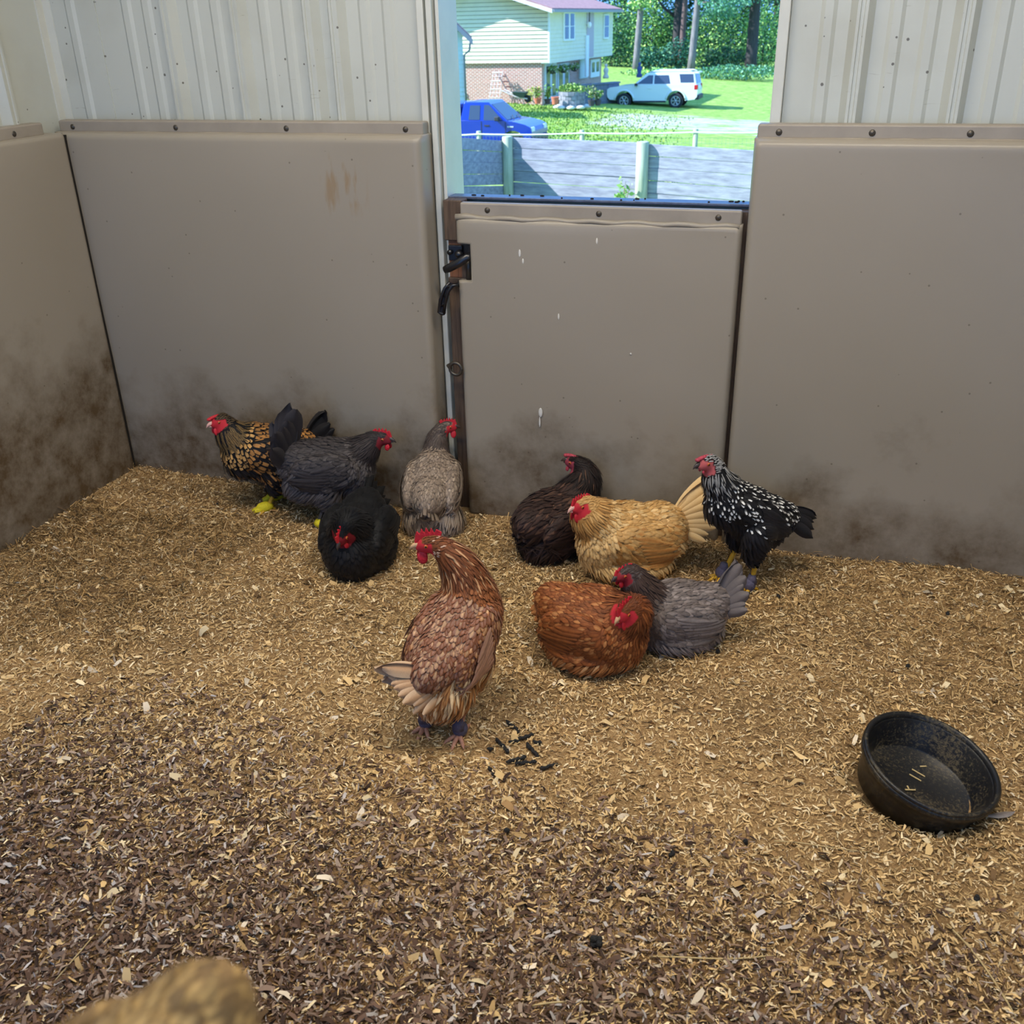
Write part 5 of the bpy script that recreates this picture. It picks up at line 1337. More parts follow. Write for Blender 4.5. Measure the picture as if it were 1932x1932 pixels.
# windows and doors of the side wall, placed on its plane
def sideplane(px, py, u=0.0):
    P = on_plane(px, py, tuple(H(u, 0, 0) + hinv), tuple(HA)); d_ = Vector(P) - H0
    return d_.dot(HB), float(P[2])
def side_window(pts, npan, u=0.0, mat=M_GLASS):
    (v0, w1), (v1, w0) = sideplane(*pts[0], u), sideplane(*pts[1], u)
    fr = hbox('window', u - .10, u - .02, v0, v1, w0, w1, M_SIDT)
    t = .07 * (v1 - v0) / .8 if npan > 1 else .12 * (v1 - v0)
    for i in range(npan):
        a0 = v0 + (v1 - v0) * i / npan + t; a1 = v0 + (v1 - v0) * (i + 1) / npan - t
        wm = (w0 + w1) / 2
        hbox('pane', u - .115, u - .095, a0, a1, w0 + .10, wm - .02, mat, fr); hbox('pane', u - .115, u - .095, a0, a1, wm + .02, w1 - .10, mat, fr)
side_window([(1061, 22), (1081.5, 76)], 2); side_window([(1137.5, 26), (1146, 73)], 1)
(v0, w1), (v1, w0) = sideplane(1106.5, 19), sideplane(1118.5, 107)
hbox('entry_panel', -.05, .0, v0, v1, w0, w1, M_PINK)
(v0, w1), (v1, w0) = sideplane(1103, 67, .0), sideplane(1107.5, 106, .0)
lv_ = hbox('entry_post', -.12, -.02, v0, v1, zS - 1.0, w1, M_SIDT)
# glazed doors and a lower window in the brick storey
def low(px0, py0, px1, py1, name, mat, npan=0, u=.45):
    (v0, w1), (v1, w0) = sideplane(px0, py0, u), sideplane(px1, py1, u)
    d_ = hbox(name, u - .08, u + .02, v0, v1, w0, w1, mat)
    for i in range(npan):
        a0 = v0 + (v1 - v0) * i / npan; a1 = v0 + (v1 - v0) * (i + 1) / npan; g_ = (a1 - a0) * .2
        hbox('pane', u - .095, u - .07, a0 + g_, a1 - g_, w0 + .3, w1 - .15, M_GLASS, d_)
low(1026, 120, 1048, 190, 'glazed_door', M_DOORW, 2); low(1050, 120, 1072, 184, 'glazed_door', M_DOORW, 2)
low(1092, 112, 1107, 146, 'front_door', M_DOORW, 0); low(1113, 113, 1129, 144, 'window', M_SIDT, 2)
# lamp hanging at the entry
vl, wl = sideplane(1104, 47)
lm_ = MB().ell(H(-.25, vl, wl), (.13, .13, .16)).build('lamp_globe', mk('lamp_glass', (1, .95, .9), rough=.3), house, smooth=True)
MB().tube([H(-.25, vl, wl + .15), H(-.25, vl, wl + .75), H(-.05, vl, wl + .8)], .035, 6).build('lamp_bracket', M_BLACKM, house)
# rubble plinth against the brick
m = MB(); rg = random.Random(2)
m_stone = mk('pale_render', srgb(222, 224, 214), rough=.9, var=.12, scale=5)
hbox('pale_plinth', 4.9, WG, .02, .12, zG - .4, zG + .72, m_stone); 
hbox('pale_plinth', 3.1, 4.9, .03, .12, zG - .4, zG + .30, m_stone)

# ------------------------------------------------------------------ garage
GY0 = 46.0; gcn = on_y(872, 60, GY0); gz0 = -2.6
gar = thing('garage', (float(gcn[0]), GY0, gz0), 'pale blue sided garage at the left edge of the doorway view', 'garage', math.radians(20))
ginv = Vector(gar.location); gx0 = float(gcn[0]); ge_ = float(gcn[2])
M_SIDB = mk('blue_grey_siding', srgb(196, 208, 212), rough=.6, var=.04, scale=3)
GW, GS = 6.4, .92
m = MB().prism([(gx0 - .02, gz0 - .4), (gx0 - GW, gz0 - .4), (gx0 - GW, ge_), (gx0 - GW / 2, ge_ + GS * GW / 2), (gx0 - .02, ge_)], GY0 + .03, GY0 + 3.2, lambda u, w, v: Vector((u, v, w)) - ginv); m.build('wall', M_SIDB, gar)
k = 0
while True:
    w0 = gz0 + .19 * k; w1 = w0 + .19
    if w0 > ge_ + GS * GW / 2 - .3: break
    ins = max(0, (w1 - ge_) / GS)
    P = [Vector(q_) - ginv for q_ in [(gx0 - GW + ins, GY0 - .028, w0), (gx0 - ins, GY0 - .028, w0), (gx0 - ins, GY0 + .03, w0), (gx0 - GW + ins, GY0 + .03, w0), (gx0 - GW + ins, GY0 - .004, w1), (gx0 - ins, GY0 - .004, w1), (gx0 - ins, GY0 + .03, w1), (gx0 - GW + ins, GY0 + .03, w1)]]
    MB().hexa(P).build('siding_board', M_SIDB, gar); k += 1
for sgn in (0, 1):
    f = (lambda x: x) if sgn == 0 else (lambda x: 2 * gx0 - GW - x)
    P = [Vector(q_) - ginv for q_ in [(f(gx0 + .42), GY0 - .35, ge_ - .42 * GS), (f(gx0 - GW / 2), GY0 - .35, ge_ + GS * GW / 2), (f(gx0 - GW / 2), GY0 + 3.4, ge_ + GS * GW / 2), (f(gx0 + .42), GY0 + 3.4, ge_ - .42 * GS)]]
    MB().hexa(P + [q_ + Vector((0, 0, .16)) for q_ in P]).build('roof_slope', M_ROOF, gar)
    P = [Vector(q_) - ginv for q_ in [(f(gx0 + .46), GY0 - .40, ge_ - .46 * GS - .12), (f(gx0 - GW / 2), GY0 - .40, ge_ + GS * GW / 2 - .12), (f(gx0 - GW / 2), GY0 - .34, ge_ + GS * GW / 2 - .12), (f(gx0 + .46), GY0 - .34, ge_ - .46 * GS - .12)]]
    MB().hexa(P + [q_ + Vector((0, 0, .24)) for q_ in P]).build('rake_board', mk('mauve_fascia', srgb(150, 146, 160), rough=.6) if sgn == 0 else M_SIDT, gar)
MB().tube([Vector(q_) - ginv for q_ in [(gx0 + .34, GY0 - .2, ge_ - .42), (gx0 + .30, GY0 - .12, ge_ - .75), (gx0 + .05, GY0 - .08, ge_ - .95), (gx0 + .05, GY0 - .08, gz0 - .1)]], .045, 8).build('downpipe', mk('downpipe', srgb(110, 120, 130), rough=.5), gar, smooth=True)
gd0, gd1 = on_y(859, 83, GY0), on_y(852, 190, GY0)
M_GDOOR = mk('garage_door', srgb(128, 120, 140), rough=.6)
dx = float(gd0[0]); dzt = float(gd0[2])
gdo = MB().prism([(dx, gz0), (dx - 4.2, gz0), (dx - 4.2, dzt - .3), (dx - 3.9, dzt), (dx - .3, dzt), (dx, dzt - .35)], GY0 - .05, GY0 + .02, lambda u, w, v: Vector((u, v, w)) - ginv).build('garage_door', M_GDOOR, gar)
for k in range(4):
    wz = gz0 + (dzt - gz0) * (k + .08) / 4
    MB().box((dx - 4.1 - gx0, -.065, wz - gz0), (dx - .08 - gx0, -.045, wz + (dzt - gz0) / 4 * .86 - gz0 - (.2 if k == 3 else 0))).build('door_section', M_GDOOR, gdo)

# ------------------------------------------------------------------ yard things
def wpt(px, py, y): return Vector([float(q) for q in on_y(px, py, y)])
M_TERRA = mk('terracotta', srgb(214, 122, 92), rough=.8); M_PLAST = mk('dark_pot', srgb(70, 66, 72), rough=.7); M_STONE = mk('stone_wall', srgb(150, 150, 156), rough=.9, var=.3, scale=5, bump=.5, bscale=8)
# raised retaining wall
rw0, rw1 = wpt(1080, 188, 57.5), wpt(1168, 188, 61.0)
rwall = thing('retaining_wall', (rw0.x, 57.5, -2.75), 'dark blue-grey block retaining wall between the house and the white car', 'wall')
M_BLOCK = mk('grey_block', srgb(122, 124, 134), rough=.9, var=.15, scale=6)
dv = Vector((rw1.x - rw0.x, 3.5, 0)); nrm_ = Vector((-dv.y, dv.x, 0)).normalized()
for k in range(4):
    for i in range(4):
        a0, a1 = dv * ((i + (.0 if k % 2 else .0)) / 4), dv * ((i + 1) / 4); g_ = dv.normalized() * .012
        z0 = -.25 + .31 * k; P = [a0 + g_ + Vector((0, 0, z0)), a1 - g_ + Vector((0, 0, z0)), a1 - g_ + nrm_ * .3 + Vector((0, 0, z0)), a0 + g_ + nrm_ * .3 + Vector((0, 0, z0))]
        MB().hexa(P + [q_ + Vector((0, 0, .298)) for q_ in P]).build('block', M_BLOCK, rwall)
P = [Vector((0, 0, .99)) - nrm_ * .05 - dv * .01, dv * 1.01 + Vector((0, 0, .99)) - nrm_ * .05, dv * 1.01 + nrm_ * .4 + Vector((0, 0, .99)), nrm_ * .4 + Vector((0, 0, .99)) - dv * .01]
MB().hexa(P + [q_ + Vector((0, 0, .08)) for q_ in P]).build('cap', M_BLOCK, rwall)
# stone planter with greenery
sc_ = wpt(1079, 198, 53.5); scw = thing('stone_planter', (sc_.x, 53.5, sc_.z - .1), 'low round stone planter overflowing with greenery before the brick house', 'planter')
rg = random.Random(8); R_ = .68
for c_ in range(4):
    for i in range(14):
        a0 = 2 * math.pi * (i + .5 * (c_ % 2)) / 14; a1 = a0 + 2 * math.pi / 14 * .93; r1 = R_ * rg.uniform(.97, 1.04); r0 = R_ * .78
        z0, z1 = .19 * c_, .19 * c_ + .18
        P = [(r0 * math.cos(a0), r0 * math.sin(a0), z0), (r1 * math.cos(a0), r1 * math.sin(a0), z0), (r1 * math.cos(a1), r1 * math.sin(a1), z0), (r0 * math.cos(a1), r0 * math.sin(a1), z0)]
        MB().hexa(P + [(q_[0], q_[1], z1) for q_ in P]).build('stone', M_STONE, scw)
leaf_cloud('leaves', 900, ell_pts((0, 0, .88), (.78, .7, .26)), .12, GREEN + [srgb(190, 210, 120)], 41, scw)
for i in range(9):
    a0 = 2 * math.pi * i / 9; MB().ell((R_ * 1.15 * math.cos(a0), R_ * 1.15 * math.sin(a0), .02), (.24, .2, .10), nu=8, nv=5).build('footing_stone', m_stone, scw, smooth=True)
for k, (px, py, lab, hh, pot, cols) in enumerate([
    (1000, 194, 'yellow-green potted shrub left of the stone planter, by the brick corner', .75, None, [srgb(200, 206, 90), srgb(170, 190, 80), srgb(220, 220, 120)]),
    (1017, 195, 'bushy potted plant with reddish pot before the glazed doors', .85, (.19, .26, M_TERRA), GREEN + [srgb(206, 206, 110)]),
    (1033, 196, 'tall thin potted plant next to the stone planter, left side', 1.0, (.17, .24, M_PLAST), GREEN),
    (1118, 199, 'potted flowering plant right of the stone planter, nearer the planter', 1.05, (.18, .28, M_PLAST), GREEN + [srgb(220, 216, 170)]),
    (1128, 199, 'potted leafy plant right of the stone planter, nearer the white car', .85, (.17, .27, M_PLAST), GREEN + [srgb(226, 214, 160)])]):
    q_ = wpt(px, py, 53.2); plant('potted_plant', lab, (q_.x, 53.2 - .25 * (k % 2), q_.z), hh, .27, cols, 260, .10, 7, 50 + k, 'plant', pot)
q_ = wpt(1047.5, 197, 52.6)
o = MB().lathe([(.0001, 0), (.15, 0), (.19, .30), (.21, .30), (.21, .36), (.18, .36), (.17, .32), (.0001, .32)], 18).build('terracotta_pot', M_TERRA); o.location = q_; tag(o, 'empty bright terracotta pot left of the stone planter', 'pot')
# hanging baskets in front of the doors
for k, (px, py, lab) in enumerate([(1047, 134, 'left one of the three hanging baskets'), (1067, 132, 'middle one of the three hanging baskets'), (1087, 129, 'right one of the three hanging baskets')]):
    v_, w_ = sideplane(px, py, -.0); P = H(.12, v_, w_) + hinv
    r = thing('hanging_basket', P, lab + ' with flowers under the house overhang', 'plant', group='hanging baskets under the overhang')
    MB().lathe([(.0001, -.16), (.14, -.14), (.22, .0), (.22, .03), (.0001, .02)], 16).build('basket', M_PLAST, r, smooth=True)
    MB().tube([(-.2, 0, .02), (0, 0, zS - w_ - .05), (.2, 0, .02)], .012, 5).build('hanger', M_WIRE, r)
    leaf_cloud('leaves', 260, ell_pts((0, 0, .10), (.34, .34, .2)), .10, GREEN + [srgb(230, 226, 210)], 60 + k, r)
# lattice trellis leaning on the brick wall
tb = wpt(932, 189, HY - .55); tr = thing('trellis', (tb.x, HY - .5, tb.z), 'white wooden lattice trellis leaning against the brick wall', 'trellis')
M_TREL = mk('pale_lath', srgb(226, 206, 200), rough=.8)
tt = Vector((.12, .42, 1.42))
for i in range(4):
    o_ = Vector((-.30 + .2 * i, 0, 0)); e_ = tt + Vector((-.26 + .173 * i, 0, 0)); MB().tube([o_, e_], .022, 4).build('upright_lath', M_TREL, tr)
for k in range(7):
    f = .1 + .85 * k / 6; w_ = .34 - .05 * f
    MB().tube([tt * f + Vector((-w_, -.03, 0)), tt * f + Vector((w_, -.03, 0))], .02, 4).build('cross_lath', M_TREL, tr)
# ladder lying steeply beside it
M_LADD = mk('dark_ladder', srgb(96, 84, 82), rough=.7)
lb = wpt(974, 190, HY - .9); ld_ = thing('ladder', (lb.x, HY - .9, lb.z), 'dark wooden ladder leaning left beside the trellis', 'ladder')
lt_ = wpt(946, 140, HY - .06) - Vector(ld_.location)
for s_ in (-.2, .2): MB().tube([Vector((s_, 0, 0)), lt_ + Vector((s_, 0, 0))], .035, 5).build('rail', M_LADD, ld_)
for k in range(5):
    f = .12 + .2 * k; MB().tube([lt_ * f + Vector((-.2, 0, 0)), lt_ * f + Vector((.2, 0, 0))], .028, 5).build('rung', M_LADD, ld_)
# wheelbarrow
wb = wpt(980, 194, 52.0); w_ = thing('wheelbarrow', (wb.x, 52.0, wb.z), 'dark wheelbarrow with raised handles standing on the lawn by the ladder', 'wheelbarrow')
MB().hexa([(-.15, -.22, .25), (.30, -.2, .25), (.30, .2, .25), (-.15, .22, .25), (-.32, -.32, .55), (.42, -.3, .52), (.42, .3, .52), (-.32, .32, .55)]).build('tray', mk('barrow_green', srgb(54, 74, 70), rough=.6), w_, bevel=.02)
MB().lathe([(.0001, -.03), (.12, -.03), (.17, -.05), (.19, 0), (.17, .05), (.12, .03), (.0001, .03)], 18, Matrix.Translation((.45, 0, .19)) @ Matrix.Rotation(math.pi / 2, 4, 'X')).build('wheel', M_RUB, w_, smooth=True)
for s_ in (-1, 1): MB().tube([(.45, s_ * .06, .19), (-.1, s_ * .24, .30), (-.9, s_ * .3, .62), (-1.5, s_ * .3, -.05)][:3] if True else [], .03, 6).build('handle', M_TREL, w_); 
for s_ in (-1, 1): MB().tube([(-.25, s_ * .22, .32), (-.35, s_ * .22, 0)], .025, 6).build('leg', M_LADD, w_)
# two small garden figures on the retaining wall
for k, (px, py, hh, lab) in enumerate([(1143, 148, .75, 'pale statue on the retaining wall right of the house'), (1206, 146, .8, 'dark blue garden ornament behind the white car bonnet')]):
    q_ = wpt(px, py, 59.6 if k == 0 else 62.0); o = MB().lathe([(.0001, 0), (.16, 0), (.18, .1), (.10, .3 * hh), (.15, .55 * hh), (.12, .7 * hh), (.05, .76 * hh), (.10, .88 * hh), (.06, hh), (.0001, hh)], 14).build('garden_figure', mk('figure_%s' % ('pale' if k == 0 else 'blue'), srgb(206, 196, 186) if k == 0 else srgb(70, 86, 130), rough=.8), smooth=True); o.location = q_; tag(o, lab, 'ornament')
# ------------------------------------------------------------------ vehicles
def arc(cx, cz, r, a0, a1, n=9): return [(cx + r * math.cos(math.radians(a0 + (a1 - a0) * k / n)), cz + r * math.sin(math.radians(a0 + (a1 - a0) * k / n))) for k in range(n + 1)]
M_TYRE = mk('tyre', srgb(44, 44, 50), rough=.85); M_ALLOY = mk('alloy', srgb(196, 198, 204), rough=.35, metallic=.6); M_TRIMB = mk('black_plastic', srgb(50, 52, 58), rough=.6)
M_RED = mk('tail_red', srgb(196, 30, 36), rough=.25); M_LENS = mk('lamp_lens', srgb(220, 226, 230), rough=.15)
M_CGLASS = mk('car_glass', srgb(58, 70, 92), rough=.06, spec=.9)
def wheel(root, x, y, r, w, spokes=6):
    s = 1 if y > 0 else -1
    T_ = Matrix.Translation((x, y, r)) @ Matrix.Rotation(-s * math.pi / 2, 4, 'X')
    wh = MB().lathe([(r * .64, -w / 2), (r * .9, -w / 2), (r, -w * .36), (r, w * .36), (r * .9, w / 2), (r * .64, w / 2), (r * .64, -w / 2)], 28, T_).build('wheel', M_TYRE, root, smooth=True)
    m = MB().lathe([(r * .64, w * .48), (r * .60, w * .50), (r * .57, w * .40), (r * .57, w * .1), (.0001, w * .1)], 28, T_); m.build('rim', M_TRIMB, wh, smooth=False)
    m = MB().lathe([(r * .64, w * .47), (r * .635, w * .53), (r * .56, w * .53), (r * .55, w * .44)], 28, T_)
    for k in range(spokes):
        a = 2 * math.pi * k / spokes
        for da in (-.13, .13):
            p0 = Vector((math.cos(a) * r * .12, math.sin(a) * r * .12, w * .42)); p1 = Vector((math.cos(a + da) * r * .6, math.sin(a + da) * r * .6, w * .46))
            m.tube([T_ @ p0, T_ @ p1], r * .055, 5)
    m.ell(T_ @ Vector((0, 0, w * .42)), (r * .16, r * .16, r * .16), nu=10, nv=6); m.build('spokes', M_ALLOY, wh)

def car(root, paint, prof, hw, gh, windows, shield, rear, tumble=.14, bevel=.07):
    m = MB().prism(prof, -hw, hw, lambda u, v, w: (u, w, v)); m.build('body', paint, root, bevel=bevel, seg=3)
    (b0, b1, t0, t1, zb_, zt) = gh; hb, ht = hw - .035, hw - .035 - tumble
    P = [(b0, -hb, zb_), (b1, -hb, zb_), (b1, hb, zb_), (b0, hb, zb_), (t0, -ht, zt), (t1, -ht, zt), (t1, ht, zt), (t0, ht, zt)]
    MB().hexa(P).build('cabin', paint, root, bevel=bevel, seg=3)
    lerp = lambda a, b, f: a + (b - a) * f
    for (xa0, xa1, xb0, xb1, f0, f1) in windows:          # bottom x range, top x range, height range on the side plane
        for s in (-1, 1):
            q = []
            for (x, f) in ((xa0, f0), (xa1, f0), (xb1, f1), (xb0, f1)):
                q.append(Vector((x, s * (lerp(hb, ht, f) + .012), lerp(zb_, zt, f))))
            q2 = [v - Vector((0, s * .03, 0)) for v in q]
            MB().hexa(q + q2).build('window', M_CGLASS, root)
    for f0, f1, end in ((.1, .9, 'front'), (.12, .85, 'rear')):
        if end == 'front' and not shield or end == 'rear' and not rear: continue
        xb, xt = (b1, t1) if end == 'front' else (b0, t0); dx = .02 if end == 'front' else -.02
        q = [Vector((lerp(xb, xt, f) + dx, s * (lerp(hb, ht, f) - .12), lerp(zb_, zt, f))) for (s, f) in ((-1, f0), (1, f0), (1, f1), (-1, f1))]
        MB().hexa(q + [v - Vector((dx * 2, 0, 0)) for v in q]).build('windscreen' if end == 'front' else 'rear_window', M_CGLASS, root)

# white off-road car, facing left
sx_r, sx_f = on_y(1274, 205, 60.0), on_y(1177, 203, 60.0)
WB = float(sx_r[0] - sx_f[0]); gzs = float(sx_r[2])
suv = thing('suv_car', (float(sx_r[0] + sx_f[0]) / 2, 60.95, gzs), 'white off-road SUV parked on the gravel facing left', 'car', math.pi)
M_WHITE = mk('white_paint', srgb(232, 236, 234), rough=.25, spec=.5, coat=.5)
fx, rx, wr = WB / 2, -WB / 2, .41
prof = [(fx + .98, .62), (fx + 1.02, .80), (fx + 1.0, 1.02), (fx + .85, 1.12), (fx + .1, 1.20), (fx - .55, 1.24), (rx - 1.12, 1.28), (rx - 1.20, 1.05), (rx - 1.18, .62), (rx - 1.05, .48)]
prof += [(rx - .52, .42)] + arc(rx, wr, .52, 180, 0) + [(rx + .54, .40), (fx - .54, .40)] + arc(fx, wr, .52, 180, 0) + [(fx + .54, .45), (fx + .85, .48)]
b0_, b1_, t0_, t1_ = rx - 1.14, fx - .50, rx - .98, fx - 1.25
car(suv, M_WHITE, prof, .97, (b0_, b1_, t0_, t1_, 1.22, 1.86), [(fx - .70, fx - 1.62, fx - 1.36, fx - 1.62, .12, .82), (fx - 1.70, fx - 2.62, fx - 1.70, fx - 2.50, .12, .82), (rx - .22, rx - .98, rx - .12, rx - .90, .20, .90)], True, True)
for x in (fx, rx):
    for y in (.86, -.86): wheel(suv, x, y, wr, .26)
    for y in (.97, -.97):   # flared arches
        m = MB(); A_ = arc(x, wr, .56, 172, 8, 12); m.tube([(p_[0], y, p_[1]) for p_ in A_], .055, 6); m.build('wheel_arch', M_WHITE, suv, smooth=True)
for s in (-1, 1):
    MB().box((rx - 1.20, s * .80 - .13, .98), (rx - 1.0, s * .80 + .185, 1.24)).build('tail_light', M_RED, suv, bevel=.03)
    MB().box((fx + .74, s * .74 - .16, .92), (fx + 1.0, s * .74 + .16, 1.04)).build('headlight', M_LENS, suv, bevel=.03)
    MB().box((fx - .78, s * 1.08 - .10, 1.20), (fx - .62, s * 1.08 + .10, 1.34)).build('mirror', M_TRIMB, suv, bevel=.03)
    MB().tube([(t0_ + .1, s * .72, 1.90), (t0_ + .3, s * .72, 1.95), (t1_ - .4, s * .72, 1.95), (t1_ - .15, s * .72, 1.90)], .03, 6).build('roof_rail', M_WHITE, suv, smooth=True)
    MB().box((fx - 1.55, s * .985 - .012, 1.05), (fx - 1.35, s * .985 + .012, 1.09)).build('door_handle', M_WHITE, suv, bevel=.008)
    MB().box((fx - 2.55, s * .985 - .012, 1.07), (fx - 2.35, s * .985 + .012, 1.11)).build('door_handle', M_WHITE, suv, bevel=.008)
    MB().box((rx + .56, s * .93 - .06, .32), (fx - .56, s * .93 + .06, .42)).build('side_step', M_TRIMB, suv, bevel=.02)
MB().box((t0_ - .22, -.70, 1.80), (t0_ + .1, .70, 1.87)).build('roof_spoiler', M_WHITE, suv, bevel=.02)
MB().box((rx - 1.28, -.9, .46), (rx - 1.06, .9, .70)).build('rear_bumper', M_TRIMB, suv, bevel=.03)
MB().box((fx + .84, -.85, .46), (fx + 1.06, .85, .74)).build('front_bumper', M_TRIMB, suv, bevel=.04)

# blue pickup, facing right
pn = on_y(1028, 242, 33.0)
gzp = float(ground_z(pn[0] - 2, 33.8)); 
pk = thing('pickup_truck', (float(pn[0]) - 2.0, 33.9, gzp - .12), 'deep blue extended-cab pickup truck behind the fences', 'pickup', math.radians(-2))
M_BLUE = mk('blue_paint', srgb(10, 48, 158), rough=.22, spec=.5, coat=.6)
fx, rx, wr = .92, -1.75, .35
prof = [(1.55, .55), (1.59, .72), (1.53, .90), (1.36, .98), (1.0, 1.06), (.72, 1.10), (-.9, 1.10), (-1.0, 1.02), (-2.75, 1.02), (-2.80, .55)]
prof += [(-2.5, .42), (rx - .46, .40)] + arc(rx, wr, .45, 180, 0) + [(rx + .47, .36), (fx - .47, .36)] + arc(fx, wr, .45, 180, 0) + [(fx + .47, .40), (1.50, .45)]
car(pk, M_BLUE, prof, .86, (-.98, .74, -.86, .02, 1.06, 1.66), [(-.12, .56, -.12, .06, .08, .86), (-.66, -.26, -.62, -.26, .10, .84)], True, True, tumble=.13, bevel=.05)
for x in (fx, rx):
    for y in (.76, -.76): wheel(pk, x, y, wr, .22, 5)
# cap over the bed, dark window at its side
MB().hexa([(-2.75, -.80, 1.02), (-1.02, -.80, 1.02), (-1.02, .80, 1.02), (-2.75, .80, 1.02), (-2.70, -.70, 1.62), (-1.05, -.70, 1.62), (-1.05, .70, 1.62), (-2.70, .70, 1.62)]).build('bed_cap', M_BLUE, pk, bevel=.05)
MB().hexa([(-2.5, -.79, 1.12), (-1.16, -.79, 1.12), (-1.16, -.75, 1.12), (-2.5, -.75, 1.12), (-2.45, -.73, 1.5), (-1.2, -.73, 1.5), (-1.2, -.69, 1.5), (-2.45, -.69, 1.5)]).build('cap_window', M_CGLASS, pk)
for s in (-1, 1):
    MB().box((.34, s * .96 - .09, 1.10), (.50, s * .96 + .09, 1.24)).build('mirror', M_TRIMB, pk, bevel=.03)
    MB().box((1.39, s * .64 - .16, .74), (1.58, s * .64 + .16, .90)).build('headlight', M_LENS, pk, bevel=.03)
    MB().box((-.08, s * .872 - .012, .93), (.10, s * .872 + .012, .97)).build('door_handle', M_TRIMB, pk, bevel=.006)
    for q in range(4): MB().box((.74 + .055 * q, s * .868 - .006, .90), (.78 + .055 * q, s * .868 + .006, .94)).build('badge', M_LENS, pk)
    MB().box((-.20, s * .866 - .006, .45), (-.185, s * .866 + .006, 1.08)).build('door_seam', M_TRIMB, pk)
    MB().box((.66, s * .866 - .006, .45), (.675, s * .866 + .006, 1.06)).build('door_seam', M_TRIMB, pk)
MB().box((1.43, -.82, .40), (1.63, .82, .60)).build('front_bumper', M_TRIMB, pk, bevel=.04)
MB().tube([(.80, -.35, 1.10), (.62, -.05, 1.22)], .012, 5).build('wiper', M_TRIMB, pk); MB().tube([(.80, .25, 1.10), (.62, .5, 1.22)], .012, 5).build('wiper', M_TRIMB, pk)

# ------------------------------------------------------------------ trees at the edge of the yard
M_BARK = wood_material('grey_bark', srgb(146, 138, 138), srgb(100, 94, 98), axis=(3, 3, .6), scale=3, bump=.6)
M_BARKD = wood_material('dark_bark', srgb(74, 66, 66), srgb(46, 42, 44), axis=(3, 3, .6), scale=3, bump=.6)
DK = [srgb(51, 95, 70), srgb(70, 118, 81), srgb(40, 77, 59)]
MID = [srgb(87, 141, 83), srgb(113, 166, 94), srgb(66, 113, 72)]
LT = [srgb(177, 216, 113), srgb(143, 191, 99), srgb(207, 232, 129)]
BL = [srgb(103, 161, 129), srgb(132, 186, 145), srgb(80, 134, 113)]
def tree(label, px, py, y, r, hgt, bark, crown, lean=0.0, seed=1, branches=()):
    b = on_y(px, py, y); t = thing('tree', b, label, 'tree')
    pts = [(lean * f * hgt, 0, hgt * f - .3) for f in (0, .15, .35, .6, .8, 1)]
    r *= .78
    MB().tube(pts, [r * 1.25, r * 1.05, r, r * .85, r * .7, r * .4], 12).build('trunk', bark, t, smooth=True)
    for (f, dx_, dz_, br) in branches: MB().tube([(lean * f * hgt, 0, hgt * f), (lean * f * hgt + dx_ * .5, -.2, hgt * f + dz_ * .35), (lean * f * hgt + dx_, -.3, hgt * f + dz_)], [br, br * .7, br * .2], 7).build('branch', bark, t, smooth=True)
    for k, (dx_, dy_, z_, rx_, rz_, n, cols, sz_) in enumerate(crown):
        leaf_cloud('foliage', n, ell_pts((dx_, dy_, z_), (rx_, rx_ * .7, rz_), .2), sz_, cols, seed * 10 + k, t)
    return t
tree('straight grey tree trunk right of the house, behind the garden ornament', 1198, 139, 90, .34, 11, M_BARK, [(0, 0, 9.5, 4.0, 2.6, 1600, MID, .34), (.5, -.7, 5.3, 1.3, .5, 300, LT + MID, .24)], .06, 1)
tree('dark forked tree trunk above the white car, behind the pole-like trunk', 1276, 108, 97, .5, 11, M_BARKD, [(0, 0, 8.2, 4.0, 2.4, 1600, DK, .36), (-2.2, -1, 5.4, 1.8, .9, 500, MID, .3)], .0, 2, [(.28, -2.6, 2.6, .16), (.4, -1.2, 3.0, .12)])
tree('slim reddish-brown trunk crossing in front of the dark forked tree', 1284, 118, 94, .30, 11, wood_material('brown_bark', srgb(124, 96, 92), srgb(88, 70, 68), axis=(3, 3, .6), scale=3), [(0, 0, 9.0, 3.0, 2.0, 900, MID, .34)], .03, 3)
tree('leaning grey trunk directly behind the white car roof', 1303, 134, 89, .36, 10, M_BARK, [(.6, -.5, 6.9, 2.4, 1.1, 900, BL, .26), (2.6, -.8, 5.1, 2.2, .75, 800, BL, .24)], .05, 4, [(.5, 2.4, .1, .09), (.62, 1.9, .5, .08)])
tree('broad dark trunk at the right end of the tree line', 1415, 137, 92, .58, 11, M_BARKD, [(-.8, -.8, 6.4, 2.8, 1.3, 1500, BL, .26), (-2.6, -1.0, 4.6, 1.5, .5, 500, BL, .24), (2, 0, 7.5, 3, 2, 700, MID, .3)], .0, 5, [(.45, -2.6, .0, .1)])
def shrub(label, px, py, y, rx_, rz_, n, cols, sz_, seed):
    b = on_y(px, py, y); s = thing('shrub', b, label, 'shrub')
    m = MB(); rg = random.Random(seed)
    for k in range(5): m.tube([(rg.uniform(-.3, .3), 0, -.4), (rg.uniform(-.7, .7) * rx_ * .6, rg.uniform(-.3, .3), rz_ * .9)], [.06, .02], 5)
    m.build('stem', M_BARKD, s)
    leaf_cloud('foliage', n, ell_pts((0, 0, rz_ * .75), (rx_, rx_ * .6, rz_), .25), sz_, cols, seed, s); return s
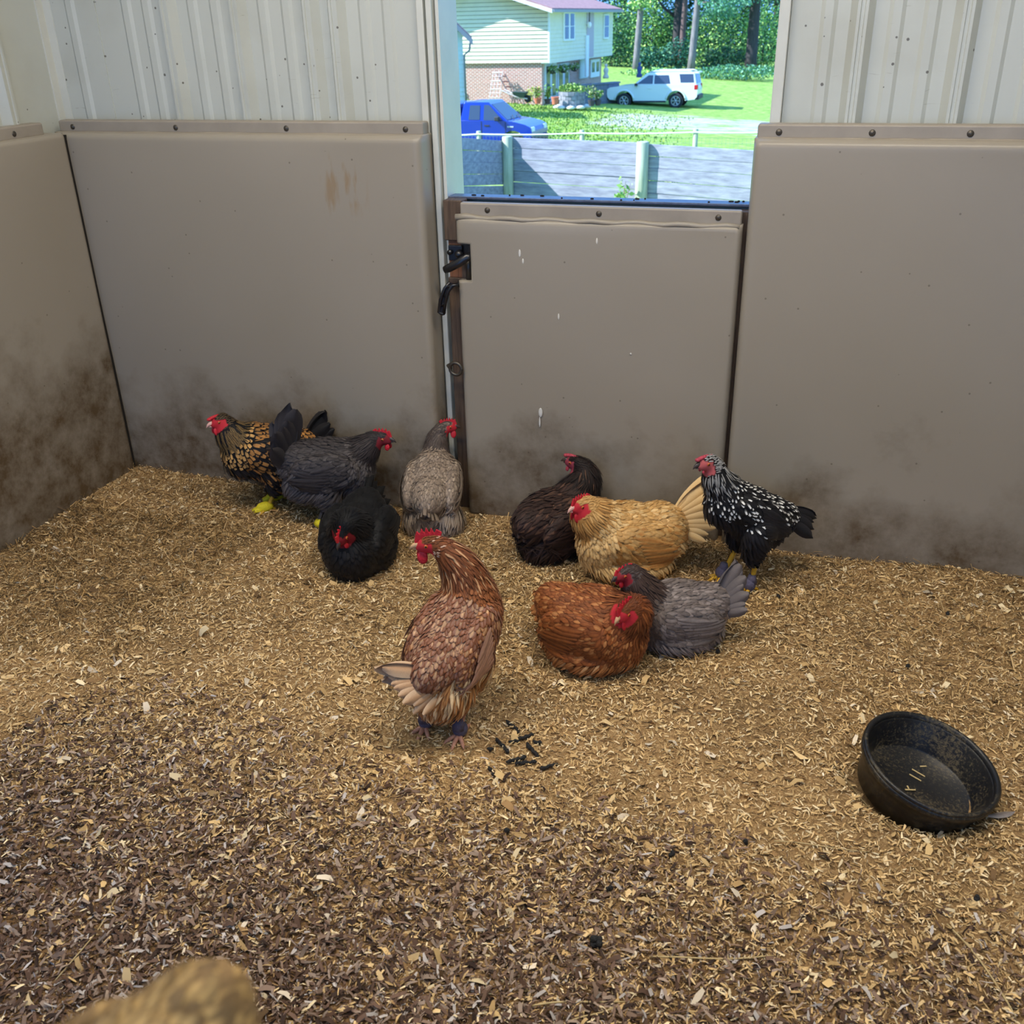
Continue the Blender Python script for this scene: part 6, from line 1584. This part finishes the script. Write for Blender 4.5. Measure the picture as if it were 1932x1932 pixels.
shrub('dense dark green shrubs right beside the house corner', 1160, 140, 92, 1.9, 2.9, 2600, DK + MID, .24, 71)
shrub('sunlit yellow-green thicket between the house and the straight grey trunk', 1176, 128, 99, 2.3, 3.6, 3000, LT + MID + DK, .24, 72)
shrub('leafy thicket with yellow leaves right of the straight grey trunk', 1222, 130, 98, 2.3, 3.4, 3000, LT + MID + MID, .24, 73)
shrub('dark bush low behind the garden ornament', 1225, 140, 91, 1.7, 1.3, 1600, DK + BL, .22, 74)
shrub('mid green thicket under the dark forked tree', 1262, 130, 99, 2.2, 2.8, 2600, MID + DK, .24, 75)
shrub('bluish bush left of the leaning trunk behind the car', 1278, 138, 92, 1.5, 1.6, 1500, BL + DK, .22, 76)
shrub('thicket with yellow flecks right of the leaning trunk', 1336, 132, 97, 2.3, 2.9, 2800, LT + DK + MID, .24, 77)
shrub('dark undergrowth between the leaning trunk and the broad dark trunk', 1365, 139, 93, 2.3, 1.2, 2200, DK, .22, 78)
shrub('tall green thicket behind the broad dark trunk', 1390, 128, 101, 2.6, 4.0, 3000, MID + DK + LT, .26, 79)
shrub('bright foliage at the right edge of the doorway view', 1436, 135, 96, 2.3, 3.2, 2400, LT + MID, .24, 80)
shrub('low grassy hedge at the foot of the trees, right of the car', 1385, 147, 84, 3.4, .55, 2200, MID + BL, .2, 81)
shrub('low grassy hedge at the foot of the trees, left of the car roof', 1240, 150, 84, 3.2, .5, 1800, MID + LT, .2, 82)
# deep wood behind: a row of tall dark trees closing the view
for k in range(7):
    px = 1120 + 56 * k
    tree(['tall background tree nearest the house', 'second background tree from the house', 'third background tree from the house', 'background tree behind the dark forked trunk', 'background tree behind the leaning trunk', 'background tree left of the broad dark trunk', 'background tree behind the right door jamb'][k] + ' in the deep wood',
         px, 120, 112 + 3 * (k % 2), .3, 12, M_BARKD, [(0, 0, 3.0, 3.0, 3.2, 2400, DK + MID, .34), (.5, .5, 8.0, 3.6, 3.0, 1500, MID + DK, .4)], 0, 100 + k)
